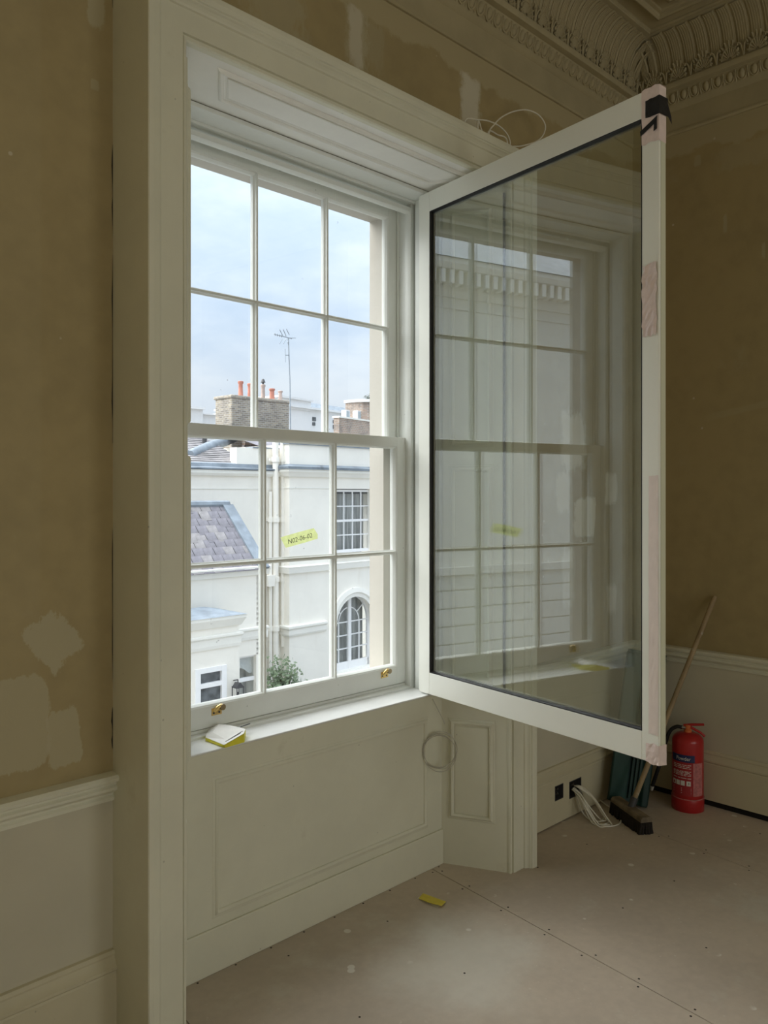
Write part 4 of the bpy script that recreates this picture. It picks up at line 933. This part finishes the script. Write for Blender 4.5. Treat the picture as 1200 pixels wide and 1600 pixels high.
# upper sash window: 4 x 4 panes
def grid_window(pl, e0, x0, x1, z0, z1, nx, nz, y, fr=.05, bar=.022, rail=True, panemat=None, curtain=True):
    m = MB(); m.box(x0, x0 + fr, y, y + .05, z0, z1).box(x1 - fr, x1, y, y + .05, z0, z1).box(x0 + fr, x1 - fr, y, y + .048, z0, z0 + fr * 1.3).box(x0 + fr, x1 - fr, y, y + .048, z1 - fr, z1)
    f_ = house_part(pl, e0, m, 'window_frame', M_xwhite)
    gx0, gx1, gz0, gz1 = x0 + fr, x1 - fr, z0 + fr * 1.3, z1 - fr; cw, ch = (gx1 - gx0) / nx, (gz1 - gz0) / nz
    m = MB()
    for i in range(1, nx): m.box(gx0 + cw * i - bar / 2, gx0 + cw * i + bar / 2, y + .005, y + .035, gz0, gz1)
    for j in range(1, nz):
        t = bar * (2.2 if rail and j == nz // 2 else 1); m.box(gx0, gx1, y + .005, y + .04, gz0 + ch * j - t / 2, gz0 + ch * j + t / 2)
    b_ = house_part(pl, e0, m, 'glazing_bars', M_xwhite, f_); b_.matrix_parent_inverse = Matrix.Identity(4)
    src = None
    for i in range(nx):
        for j in range(nz):
            M_ = pl.M @ Matrix.Translation((gx0 + cw * (i + .5), y + .012, gz0 + ch * (j + .5)))
            if src is None:
                a, c_ = cw / 2 - bar / 2 + .004, ch / 2 - bar / 2 + .004
                src = MB().box(-a, a, -.003, .003, -c_, c_).build('pane', panemat or M_xpane, f_); src.matrix_local = M_; src.matrix_parent_inverse = Matrix.Identity(4)
            else: inst(src, f_, M_)
    if curtain: house_part(pl, e0, MB().box(x0, x1, y - .22, y - .20, z0, z1), 'curtain', M_curtain)
    return f_
M_xpane = glass_material('house_glass', (0.90, 0.92, 0.93), 0.05)
grid_window(RBk, hs_, RBk.x(519.5, -.12), RBk.x(577.5, -.12), RBk.z(553, 862, -.1), RBk.z(553, 765, -.1), 4, 4, -.12, .05)
# arched window: two leaves with radial head
yv = -DP; aa2, ab2 = acx - aR + .03, acx + aR - .03; R2 = (ab2 - aa2) / 2
m = MB(); pth = [(aa2, yv, az0)] + [(acx - R2 * math.cos(PI * k / n), yv, asp + R2 * math.sin(PI * k / n)) for k in range(n + 1)] + [(ab2, yv, az0)]
m.sweep(pth, [(-.06, 0), (-.06, .05), (.04, .05), (.04, 0)], (0, 1, 0)); m.box(aa2, ab2, yv, yv + .05, az0, az0 + .17).box(acx - .045, acx + .045, yv, yv + .06, az0, asp + R2)
af = house_part(RBk, hs_, m, 'arched_window_frame', M_xwhite)
m = MB(); zlo = az0 + .17; zs = [zlo + (asp - zlo) * k / 3 for k in (1, 2, 3)]
for z in zs: m.box(aa2, ab2, yv + .01, yv + .035, z - .012, z + .012)
for s_ in (-1, 1): m.box(acx + s_ * R2 * .52 - .012, acx + s_ * R2 * .52 + .012, yv + .01, yv + .035, zlo, asp)
ri = R2 * .52
m.tube([(acx - ri * math.cos(PI * k / 14), yv + .022, asp + ri * math.sin(PI * k / 14)) for k in range(15)], .014, 6)
for a in (38, 142): m.tube([(acx + ri * math.cos(math.radians(a)), yv + .022, asp + ri * math.sin(math.radians(a))), (acx + R2 * math.cos(math.radians(a)), yv + .022, asp + R2 * math.sin(math.radians(a)))], .013, 6)
o = house_part(RBk, hs_, m, 'glazing_bars', M_xwhite, af); o.matrix_parent_inverse = Matrix.Identity(4)
xsx = [aa2 + .04, acx - ri, acx - .03, acx + .03, acx + ri, ab2 - .04]; zsx = [zlo] + zs
for i in (0, 1, 3, 4):
    for j in range(3):
        o = house_part(RBk, hs_, MB().box(xsx[i] + .01, xsx[i + 1] - .01, yv + .012, yv + .016, zsx[j] + .01, zsx[j + 1] - .01), 'pane', M_xpane, af); o.matrix_parent_inverse = Matrix.Identity(4)
pg = [(R2 * math.cos(PI * k / 16), R2 * math.sin(PI * k / 16)) for k in range(17)]
o = house_part(RBk, hs_, MB().prism(pg, (acx, yv + .012, asp), (1, 0, 0), (0, 0, 1), (0, .003, 0)), 'pane', M_xpane, af); o.matrix_parent_inverse = Matrix.Identity(4)
m = MB(); cn = 30
for i in range(cn):
    x0_, x1_ = aa2 + (ab2 - aa2) * i / cn, aa2 + (ab2 - aa2) * (i + 1) / cn; y0_, y1_ = yv - .16 + .03 * math.sin(i * 1.9), yv - .16 + .03 * math.sin((i + 1) * 1.9)
    m.add([(x0_, y0_, az0), (x1_, y1_, az0), (x1_, y1_, asp + R2), (x0_, y0_, asp + R2)], [(0, 1, 2, 3)])
house_part(RBk, hs_, m, 'curtain', M_curtain)
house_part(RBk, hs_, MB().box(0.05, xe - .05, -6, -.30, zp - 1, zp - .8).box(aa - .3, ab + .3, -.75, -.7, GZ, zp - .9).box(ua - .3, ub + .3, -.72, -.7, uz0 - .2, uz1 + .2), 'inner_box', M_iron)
# roof of the right block: shallow slates behind the parapet
zr = RBk.z(520, 686)
m = MB().add([(-.1, -.3, zp - .15), (xe, -.3, zp - .15), (xe, -3.2, zp + .62), (-.1, -3.2, zp + .62)], [(0, 1, 2, 3)]); rf = house_part(RBk, hs_, m, 'slate_roof', M_slate)

# ---- the recessed left part of the same house, its roof and pipes
LBk = Plane(300, 13.27, 1890)
xl0, xl1 = -4.0, LBk.x(452) + .6
zc = LBk.z(380, 744)
m = MB().box(xl0, xl1, -.3, 0, GZ, zc + .12); house_part(LBk, hs_, m, 'recessed_wall', M_stucco)
m = band(MB(), xl0, xl1, [(0, zc), (.05, zc), (.09, zc + .05), (.09, zc + .11), (0, zc + .12)]); house_part(LBk, hs_, m, 'recessed_cornice', M_stucco2)
m = band(MB(), xl0, xl1, [(0, LBk.z(380, 763.5) - .012), (.012, LBk.z(380, 763.5) - .012), (.012, LBk.z(380, 763.5) + .012), (0, LBk.z(380, 763.5) + .012)]); house_part(LBk, hs_, m, 'frieze_line', M_stucco2)
m = band(MB(), xl0, xl1, [(-.3, zc + .12), (.12, zc + .12), (.12, zc + .15), (-.02, zc + .17), (-.05, zc + .24), (-.12, zc + .26), (-.3, zc + .26)]); house_part(LBk, hs_, m, 'lead_gutter', M_lead)
xk = LBk.x(372)
m = MB().box(xk, xl1, -.28, -.05, zc + .1, LBk.z(400, 700)); house_part(LBk, hs_, m, 'parapet', M_stucco); house_part(LBk, hs_, MB().box(LBk.x(397), xl1, -.30, -.03, LBk.z(400, 700), LBk.z(400, 698)), 'parapet_coping', M_lead)
# slated slope: overlapping courses
slope0, slope1 = Vector((0, -.12, zc + .22)), Vector((0, -2.6, LBk.z(340, 672, -2.6)))
m = MB(); nc = 20
for i in range(nc):
    a, b_ = slope0.lerp(slope1, i / nc), slope0.lerp(slope1, (i + 1.15) / nc)
    m.add([(xl0, a.y, a.z + .03), (xk + .4, a.y, a.z + .03), (xk + .4, b_.y, b_.z + .008), (xl0, b_.y, b_.z + .008), (xl0, a.y, a.z), (xk + .4, a.y, a.z)], [(0, 1, 2, 3), (4, 5, 1, 0)])
up_roof = house_part(LBk, hs_, m, 'slate_courses', M_slate2); up_roof['kind'] = 'stuff'
# rolled lead hip across the slope
def on_slope(x, y):     # pixel -> point on the slope
    best = None; r = ray(x, y); P0 = LBk.M @ slope0; P1 = LBk.M @ slope1; nn = LBk.d.cross(P1 - P0).normalized(); t = (P0 - Vector((0, 0, EYE))).dot(nn) / r.dot(nn); return r * t + Vector((0, 0, EYE))
m = MB().tube([on_slope(296, 712), on_slope(322, 700), on_slope(345, 692), on_slope(365, 684)], .11, 8); o = m.build('lead_hip', M_lead, None, 50); keep(o, hs_)
m = MB().tube([on_slope(319.5, 695), on_slope(319.5, 695) + Vector((0, 0, .22))], .05, 8); o = m.build('vent_pipe', M_iron, None, 50); keep(o, hs_)
# down pipes in the angle
for pxx, rad, y0p, y1p, off in ((430.5, .062, 1075, 690, .08), (441.5, .045, 1010, 690, .07), (422.5, .036, 1075, 768, .06)):
    x = LBk.x(pxx, off); m = MB().tube([(x, off, LBk.z(pxx, y0p, off)), (x, off, LBk.z(pxx, y1p, off))], rad, 10)
    pipe = house_part(LBk, hs_, m, 'downpipe', M_stucco, smoothdeg=50)
    for yy in (718, 812, 905, 982):
        if y1p < yy < y0p:
            z = LBk.z(pxx, yy, off); o = house_part(LBk, hs_, MB().tube([(x, off, z - .05), (x, off, z + .05)], rad * 1.3, 10).box(x - rad * 1.8, x + rad * 1.8, 0, off * .6, z - .03, z + .03), 'pipe_collar', M_stucco, pipe); o.matrix_parent_inverse = Matrix.Identity(4)
x = LBk.x(421, .08); z = LBk.z(421, 908, .08); house_part(LBk, hs_, MB().prism([(-.10, .12), (.10, .12), (.07, -.10), (-.07, -.10)], (x, 0, z), (1, 0, 0), (0, 0, 1), (0, .16, 0)), 'rainwater_hopper', M_stucco)

# ---- low wing in front with its slate gable roof
WG = Plane(300, 11.5, 1890)
wg = empty('stucco_wing', (WG.p.x, WG.p.y, GZ)); tag(wg, 'low cream wing with slate roof and small white door', 'house wing')
zev = WG.z(407, 882); xr_ = WG.x(408)
wb0, wb1, wz0, wz1 = WG.x(374.5), WG.x(411), WG.z(392, 1100), WG.z(392, 1024)
m = MB(); xl_ = -3.0
m.box(xl_, wb0, -.25, 0, GZ, zev).box(wb1, xr_ + .12, -.25, 0, GZ, zev).box(wb0, wb1, -.25, 0, wz1, zev).box(wb0, wb1, -.25, 0, GZ, wz0).box(xr_ - .1, xr_ + .12, -1.72, 0, GZ, zev).box(wb0 - .2, wb1 + .1, -.8, -.75, GZ, zev); house_part(WG, wg, m, 'wall', M_stucco)
ridge_y = -1.05; zrd = zev + 1.0
# slates: each one its own piece, laid in staggered courses
slope_v = Vector((0, ridge_y, zrd - zev)); sl = slope_v.length; sdir = slope_v.normalized(); snr = Vector((0, sdir.z, -sdir.y))
rfb = MB().add([(xl_, .08, zev - .07), (xr_, .08, zev - .07), (xr_, ridge_y, zrd), (xl_, ridge_y, zrd), (xl_, -1.74, zrd - .66), (xr_, -1.74, zrd - .66)], [(0, 1, 2, 3), (3, 2, 5, 4)]).add([(xr_, .0, zev - .1), (xr_, ridge_y, zrd - .03), (xr_, -1.74, zrd - .69)], [(0, 1, 2)])
rf = house_part(WG, wg, rfb, 'roof', M_slate)
nco = 9; cl_ = (sl + .1) / nco; sw_ = .20
slm = MB().box(-sw_ / 2 + .004, sw_ / 2 - .004, -.006, .006, 0, cl_ * 1.25).mesh('slate', M_slate); slm2 = MB().box(-sw_ / 2 + .004, sw_ / 2 - .004, -.006, .006, 0, cl_ * 1.25).mesh('slate', M_slate2)
for i in range(nco):
    base_ = Vector((0, .10, zev - .09)) + sdir * (cl_ * i) + snr * .02
    x = WG.x(296) - 2.1 + (sw_ / 2 if i % 2 else 0)
    while x < xr_ - .02:
        o = bpy.data.objects.new('slate', slm if random.random() < .72 else slm2); COL.objects.link(o); o.parent = rf
        B = Matrix(((1, 0, 0, x), (0, snr.y, sdir.y, base_.y + random.uniform(-.006, .01)), (0, snr.z, sdir.z, base_.z), (0, 0, 0, 1)))
        o.matrix_local = WG.M @ B @ Matrix.Rotation(-.025, 4, 'X') @ Matrix.Rotation(random.uniform(-.02, .02), 4, 'Y'); x += sw_
m = MB().tube([(xl_, ridge_y, zrd + .03), (xr_ + .03, ridge_y, zrd + .03)], .07, 8); house_part(WG, wg, m, 'ridge_capping', M_lead)
m = MB().prism([(-.11, 0), (.11, 0), (.11, .05), (-.11, .05)], (xr_ - .02, .10, zev - .07), (1, 0, 0), tuple(snr), tuple(sdir * (sl + .1))); house_part(WG, wg, m, 'verge_flashing', M_lead)
m = band(MB(), xl_, xr_ + .14, [(0, zev - .17), (.04, zev - .17), (.07, zev - .08), (.10, zev - .06), (.10, zev - .02), (0, zev)]); house_part(WG, wg, m, 'eaves_cornice', M_stucco2)
zg = WG.z(392, 990); m = band(MB(), xl_, xr_ + .13, [(0, zg - .10), (.02, zg - .10), (.03, zg - .05), (.03, zg + .04), (.06, zg + .07), (.06, zg + .10), (0, zg + .11)]); house_part(WG, wg, m, 'string_course', M_stucco2)
grid_window(WG, wg, wb0, wb1, wz0, wz1, 1, 2, -.10, .035, .03, True)
m = MB().add([(wb0, -.14, wz1)] + [(wb0 + (wb1 - wb0) * k / 8, -.14 + .01 * (k % 2), wz1 - .28 + .06 * math.sin(k * .9)) for k in range(9)] + [(wb1, -.14, wz1)], [tuple(range(11))]); house_part(WG, wg, m, 'blind', M_paper)
# ---- flat-roofed porch in front of the wing
PO = Plane(300, 10.8, 1890)
po = empty('porch', (PO.p.x, PO.p.y, GZ)); tag(po, 'flat roofed stucco porch with glazed white door and lantern', 'porch')
xp1 = PO.x(373); zpt = PO.z(340, 968); xp0 = -2.6
d0, d1, dz1 = PO.x(304), PO.x(353), PO.z(330, 1042)
m = MB().box(xp0, d0, -.7, 0, GZ, zpt).box(d1, xp1, -.7, 0, GZ, zpt).box(d0, d1, -.7, 0, dz1, zpt).box(d0, d1, -.7, -.65, GZ, dz1); house_part(PO, po, m, 'wall', M_stucco)
m = MB().sweep([(xp0, 0, 0), (xp1, 0, 0), (xp1, -.7, 0)], [(-a, z) for a, z in [(0, zpt - .12), (.03, zpt - .12), (.07, zpt - .04), (.09, zpt), (.09, zpt + .05), (0, zpt + .05)]] if False else [(a, z) for a, z in [(0, zpt - .12), (.03, zpt - .12), (.07, zpt - .04), (.09, zpt), (.09, zpt + .05), (0, zpt + .05)]], (0, 0, 1)); house_part(PO, po, m, 'porch_cornice', M_stucco2)
m = MB().add([(xp0, .10, zpt + .05), (xp1 + .10, .10, zpt + .05), (xp1 + .10, -.75, zpt + .05), (xp0, -.75, zpt + .05), (xp0, -.45, zpt + .15), (xp1 - .35, -.45, zpt + .15)], [(0, 1, 5, 4), (1, 2, 5), (2, 3, 4, 5)]); house_part(PO, po, m, 'lead_roof', M_lead)
zq = PO.z(340, 1003); m = MB().sweep([(xp0, 0, 0), (xp1, 0, 0), (xp1, -.7, 0)], [(0, zq - .10), (.02, zq - .10), (.03, zq - .05), (.03, zq + .05), (.06, zq + .08), (.06, zq + .11), (0, zq + .12)], (0, 0, 1)); house_part(PO, po, m, 'porch_band', M_stucco2)
zt0, zt1, zd1 = PO.z(330, 1064), PO.z(330, 1052), PO.z(330, 1073)
m = MB().box(d0, d0 + .09, -.08, .03, GZ, dz1).box(d1 - .09, d1, -.08, .03, GZ, dz1).box(d0 + .09, d1 - .09, -.08, .025, zt1 + .02, dz1).box(d0 + .09, d1 - .09, -.08, .025, zd1, zt0 - .02); dr_ = house_part(PO, po, m, 'door_frame', M_xwhite)
house_part(PO, po, MB().box(d0 + .09, d1 - .09, -.05, -.03, zt0 - .02, zt1 + .03), 'transom_pane', M_xglass); house_part(PO, po, MB().box(d0 + .09, d1 - .09, -.05, -.02, GZ, zd1), 'door', M_xglass)
m = MB(); lx, lz = PO.x(365), PO.z(365, 1082)
m.box(lx - .07, lx + .07, .05, .19, lz - .13, lz - .11).box(lx - .07, lx + .07, .05, .19, lz + .10, lz + .12).prism([(-.06, 0), (.06, 0), (.015, .06), (-.015, .06)], (lx, .06, lz + .12), (1, 0, 0), (0, 0, 1), (0, .12, 0))
for sx, sy in ((-.062, .055), (.062, .055), (-.062, .185), (.062, .185)): m.box(lx + sx - .006, lx + sx + .006, sy - .006, sy + .006, lz - .12, lz + .11)
m.tube([(lx, .12, lz - .11), (lx, .12, lz + .03)], .012, 6).tube([(lx, 0, lz + .19), (lx, .12, lz + .22), (lx, .12, lz + .17)], .01, 6)
house_part(PO, po, m, 'wall_lantern', M_iron)

# ---- chimney stack with pots, and aerial
CH = Plane(362, 16.6, 1820)
ch = empty('chimney_stack', (CH.p.x, CH.p.y, GZ)); tag(ch, 'broad sooty brick chimney stack on the roof opposite', 'chimney')
cx1 = CH.x(452); zt = CH.z(407, 625)
m = MB().box(0, cx1, -.7, 0, CH.z(400, 730), zt); house_part(CH, ch, m, 'stack', M_brick, bevel=.03); house_part(CH, ch, MB().box(-.03, cx1 + .03, -.73, .03, zt - .02, zt + .06), 'stack_cap', M_brick, bevel=.02)
house_part(CH, ch, MB().box(CH.x(378), CH.x(408), -.01, .12, CH.z(400, 730), CH.z(400, 668)), 'stack_breast', M_brickred)
house_part(CH, ch, MB().box(CH.x(374), CH.x(399), .12, .20, CH.z(390, 722), CH.z(390, 697)), 'slate_hanging', M_slate2)
for i, (pxx, hpx, wpx, mt) in enumerate(((376, 26, 9, M_pot), (390.5, 24, 9, M_pot), (411, 25, 8, M_potpale), (425, 20, 10, M_pot), (438, 18, 8, M_potpale), (432, 15, 7, M_pot))):
    x = CH.x(pxx, -.3); h = hpx * 19.6 / F; r_ = wpx * 19.6 / F / 2
    e1 = empty('chimney_pot', tuple(CH.M @ Vector((x, -.3, zt + .05)))); tag(e1, ['terracotta chimney pot at the left end of the stack', 'second terracotta chimney pot from the left', 'pale capped chimney pot beside the glazing bar', 'stout terracotta chimney pot right of the capped one', 'whitish weathered chimney pot at the right end', 'small terracotta chimney pot tucked between two others'][i], 'chimney pot', 'chimney pots on the stack')
    yb = -.3 if i != 5 else -.5
    prof_ = [(0, 0), (r_ * .95, 0), (r_ * .9, .05), (r_ * .78, h * .5), (r_ * .76, h * .8), (r_ * 1.0, h * .86), (r_ * 1.02, h * .97), (r_ * .8, h), (r_ * .6, h * .9)]
    o = MB().lathe(prof_, 16).xf(CH.M @ Matrix.Translation((x, yb, zt + .0605))).build('pot', mt, None, 40); keep(o, e1)
    if i == 2: o = MB().lathe([(r_ * .4, h), (r_ * .4, h + .05), (r_ * 1.0, h + .05), (r_ * .5, h + .13), (0, h + .15)], 12).xf(CH.M @ Matrix.Translation((x, yb, zt + .0605))).build('cowl', M_iron, None, 40); keep(o, e1)
AEY = 16.2
ab_ = at_y(454, 676, AEY); at_ = at_y(450.5, 528, AEY); e1 = empty('television_aerial', ab_); tag(e1, 'thin television aerial on a tall mast beside the chimney', 'aerial')
keep(MB().tube([ab_, at_y(453, 600, AEY), at_], .017, 6).build('mast', M_mast), e1)
keep(MB().tube([at_y(428, 522, AEY), at_y(456, 529, AEY)], .012, 6).build('boom', M_mast), e1)
m = MB()
for x0, y0, x1, y1 in ((437, 515, 442, 525), (442.5, 514.5, 447, 525), (447.5, 514, 452, 523), (437, 537, 441, 530), (443, 537, 447, 530), (449, 536, 452, 529), (453, 528, 462, 528)): m.tube([at_y(x0, y0, AEY - .1), at_y(x1, y1, AEY + .1)], .010, 5)
keep(m.build('elements', M_mast), e1)
for xx in (430, 433.5, 437, 440): keep(MB().tube([at_y(xx, 521 + (xx - 428) * .25, AEY - .15), at_y(xx, 523.5 + (xx - 428) * .25, AEY + .15)], .012, 5).build('director', M_mast), e1)
keep(MB().tube([at_y(445.5, 545, AEY), at_y(446, 566, AEY)], .008, 5).tube([at_y(446, 555, AEY), at_y(451.5, 555, AEY)], .010, 5).build('second_dipole', M_mast), e1)

# ---- distant buildings
DB = Plane(300, 40, 2100)
e1 = empty('distant_terrace', (DB.p.x, DB.p.y, GZ)); tag(e1, 'distant white parapet of a terrace left of the chimney', 'building')
m = MB().box(-8, DB.x(317), -4, 0, GZ, DB.z(308, 637)).box(DB.x(317), DB.x(366), -4, -.5, GZ, DB.z(340, 647)).box(DB.x(354), DB.x(372), -3, -.2, GZ, DB.z(362, 644)); house_part(DB, e1, m, 'wall', M_far)
m = MB().box(-8, DB.x(318.5), -4, .2, DB.z(308, 639.5), DB.z(308, 636)).box(DB.x(317), DB.x(366), -4, -.3, DB.z(340, 648), DB.z(340, 646.5)); house_part(DB, e1, m, 'cornice', M_far)
DC = Plane(455, 42, 1500)
e1 = empty('distant_mansion', (DC.p.x, DC.p.y, GZ)); tag(e1, 'distant white building with grey mansard roof', 'building')
m = MB().box(-1, DC.x(556), -6, 0, GZ, DC.z(500, 641)).box(-1.2, DC.x(484), -5, .1, DC.z(470, 641), DC.z(470, 624)); house_part(DC, e1, m, 'wall', M_far)
m = MB().box(-1.2, DC.x(556), -6, .25, DC.z(500, 642), DC.z(500, 639)).box(-1.4, DC.x(485), -5, .25, DC.z(470, 626), DC.z(470, 623)); house_part(DC, e1, m, 'cornice', M_far)
m = MB().prism([(0, 0), (-.9, DC.z(520, 630) - DC.z(520, 640)), (-5, DC.z(520, 630) - DC.z(520, 640)), (-5, 0)], (DC.x(485), -.2, DC.z(520, 640)), (0, 1, 0), (0, 0, 1), (DC.x(554) - DC.x(485), 0, 0)); house_part(DC, e1, m, 'mansard_roof', M_lead)
for a, b_, c_, d_ in ((488, 493, 653, 659), (488, 492, 661, 666), (520, 525, 654, 659), (520, 526, 662, 668), (504, 508, 654, 660)): house_part(DC, e1, MB().box(DC.x(a), DC.x(b_), 0, .05, DC.z(500, d_), DC.z(500, c_)), 'window', M_xglass)
DD = Plane(555, 34, 1500)
e1 = empty('brick_bow_house', (DD.p.x, DD.p.y, GZ)); tag(e1, 'brown brick bow fronted house at the edge of the view', 'building')
m = MB(); rb2 = DD.x(612) / 2; bow = [(rb2 - rb2 * math.cos(PI * k / 16), 1.2 * math.sin(PI * k / 16)) for k in range(17)] + [(2 * rb2, -.7), (0, -.7)]
m.prism(bow, (0, 0, GZ), (1, 0, 0), (0, 1, 0), (0, 0, DD.z(570, 630) - GZ)); house_part(DD, e1, m, 'wall', M_brickred)
m = MB().prism([((a - rb2) * 1.05 + rb2, b_ * 1.15 + .05) for a, b_ in bow], (0, 0, DD.z(570, 631)), (1, 0, 0), (0, 1, 0), (0, 0, .16)); house_part(DD, e1, m, 'cornice', M_far)
for a, b_ in ((560, 566), (571.5, 580)):
    z0_, z1_ = DD.z(568, 660, .9), DD.z(568, 640, .9); x0_, x1_ = DD.x(a, .9), DD.x(b_, .9); yb = 1.2 * math.sqrt(max(0, 1 - (((x0_ + x1_) / 2 - rb2) / rb2) ** 2)); wn = house_part(DD, e1, MB().box(x0_, x1_, yb - .3, yb + .04, z0_, z1_), 'window', M_xwhite)
    o = house_part(DD, e1, MB().box(x0_ + .04, x1_ - .04, yb, yb + .05, z0_ + .05, z1_ - .05), 'pane', plain('pale_sky_pane', (.45, .52, .56), .2, .1), wn); o.matrix_parent_inverse = Matrix.Identity(4)
DW = Plane(530, 27, 1400)
e1 = empty('brick_wall', (DW.p.x, DW.p.y, GZ)); tag(e1, 'low red brick wall with pale coping in front of the bow house', 'wall')
house_part(DW, e1, MB().box(0, 6, -.3, 0, GZ, DW.z(555, 656)), 'brickwork', M_brickred); house_part(DW, e1, MB().box(-.05, 6, -.35, .05, DW.z(555, 656), DW.z(555, 653.5)), 'coping', M_stucco2)

def leafcloud(center, rx, ry, rz, n, size, mat, name, parent, seed=1, spiky=0.0):
    R = random.Random(seed); m = MB()
    for _ in range(n):
        while True:
            p = Vector((R.uniform(-1, 1), R.uniform(-1, 1), R.uniform(-1, 1)))
            if p.length < 1: break
        p = p * (0.55 + 0.45 * R.random()) if R.random() < .6 else p.normalized() * R.uniform(.75, 1.08 + spiky * R.random())
        c = Vector(center) + Vector((p.x * rx, p.y * ry, p.z * rz)); a = Vector((R.gauss(0, 1), R.gauss(0, 1), R.gauss(.6, 1))).normalized(); b_ = a.orthogonal().normalized() * (size * .28); a = a * size
        m.add([c - a * .5, c + b_, c + a * .6, c - b_], [(0, 1, 2, 3)])
    return keep(m.build(name, mat), parent)
tb = at_y(577, 621, 36); e1 = empty('distant_tree', (tb.x, tb.y, GZ)); tag(e1, 'small dark treetop above the brick bow house', 'tree'); tb.z -= .1
leafcloud(tb, .38, .4, .32, 260, .12, plain('dark_leaf', (.09, .11, .085), .7, .3), 'foliage', e1, 4); keep(MB().tube([(tb.x, tb.y, GZ), (tb.x, tb.y, tb.z)], .06, 6).build('trunk', M_iron), e1)
bc = at_y(440, 1072, 12.3); e1 = empty('garden_shrub', (bc.x, bc.y, GZ)); tag(e1, 'grey green leafy shrub growing by the downpipes', 'shrub')
bm_ = bc.copy(); bm_.z = bc.z - .3
leafcloud(bm_, .50, .40, .75, 2600, .085, M_leaf, 'foliage', e1, 9, .25)
m = MB(); R = random.Random(2)
for i in range(9):
    t = bm_ + Vector((R.uniform(-.4, .4), R.uniform(-.3, .3), R.uniform(.2, .7))); m.tube([(bc.x, bc.y, GZ), (bc.x + (t.x - bc.x) * .4, bc.y, (GZ + t.z) / 2), t], [.03, .02, .006], 5)
keep(m.build('stems', plain('bark', (.2, .16, .12), .9, .2)), e1)

# ---- tall stucco house to the left, seen mirrored in the open leaf
ML = Vector((-le.y, le.x, 0)); ML = ML if ML.x > 0 else -ML
def mirror_hit(x, y, Y):          # pixel -> reflected off the leaf -> plane Y
    r = ray(x, y); p = Vector((0, 0, EYE)); t = (HG - p).dot(ML) / r.dot(ML); q = p + r * t; rr_ = r - ML * (2 * r.dot(ML)); s_ = (Y - q.y) / rr_.y; return q + rr_ * s_
FY = 13.0
k1, k2 = mirror_hit(675, 470, FY), mirror_hit(845, 500, FY)
fx0, fx1 = min(k1.x, k2.x) - 3.5, max(k1.x, k2.x) + 2.5
e1 = empty('stucco_villa', ((fx0 + fx1) / 2, FY, GZ)); tag(e1, 'tall pale villa with bracketed cornice, reflected in the glazed leaf', 'house')
zcor = mirror_hit(750, 440, FY).z; zst = mirror_hit(750, 485, FY).z; zru = mirror_hit(750, 893, FY).z; zro = mirror_hit(750, 400, FY).z
keep(MB().box(fx0, fx1, FY, FY + 6, zru, zcor + .3).build('wall', M_stucco2), e1)
cp = [(0, zcor - .42), (.06, zcor - .42), (.10, zcor - .30), (.10, zcor), (.42, zcor + .04), (.48, zcor + .14), (.48, zcor + .24), (.10, zcor + .30), (0, zcor + .30)]
keep(MB().prism(cp, (fx0, FY, 0), (0, -1, 0), (0, 0, 1), (fx1 - fx0, 0, 0)).build('cornice', M_stucco2), e1)
br = MB().box(-.05, .05, -.34, 0, -.26, 0).mesh('bracket', M_stucco2); x = fx0 + .2
while x < fx1 - .1:
    o = bpy.data.objects.new('bracket', br); COL.objects.link(o); o.parent = e1; o.location = Vector((x, FY - .06, zcor + .03)) - Vector(e1.location); x += .21
keep(MB().box(fx0, fx1, FY - .03, FY, zst - .05, zst + .03).build('string_course', M_stucco2), e1)
keep(MB().prism([(-.52, zcor + .24), (3, zcor + 2.6), (6.3, zcor + .24)], (fx0 - .2, FY, 0), (0, 1, 0), (0, 0, 1), (fx1 - fx0 + .4, 0, 0)).build('roof', M_lead), e1)
z = zru; i = 0
while z > GZ + .05:
    z1_ = max(z - .36, GZ); keep(MB().box(fx0 - .06, fx1 + .06, FY - .06, FY + 6, z1_ + .03, z).build('rusticated_course', M_stucco2), e1); z = z1_
keep(MB().box(fx0, fx1, FY - .02, FY + 5.9, GZ, zru).build('joint_backing', M_stucco2), e1)
keep(MB().box(fx0 - .08, fx1 + .08, FY - .12, FY, zru - .03, zru + .12).build('plinth_band', M_stucco2), e1)
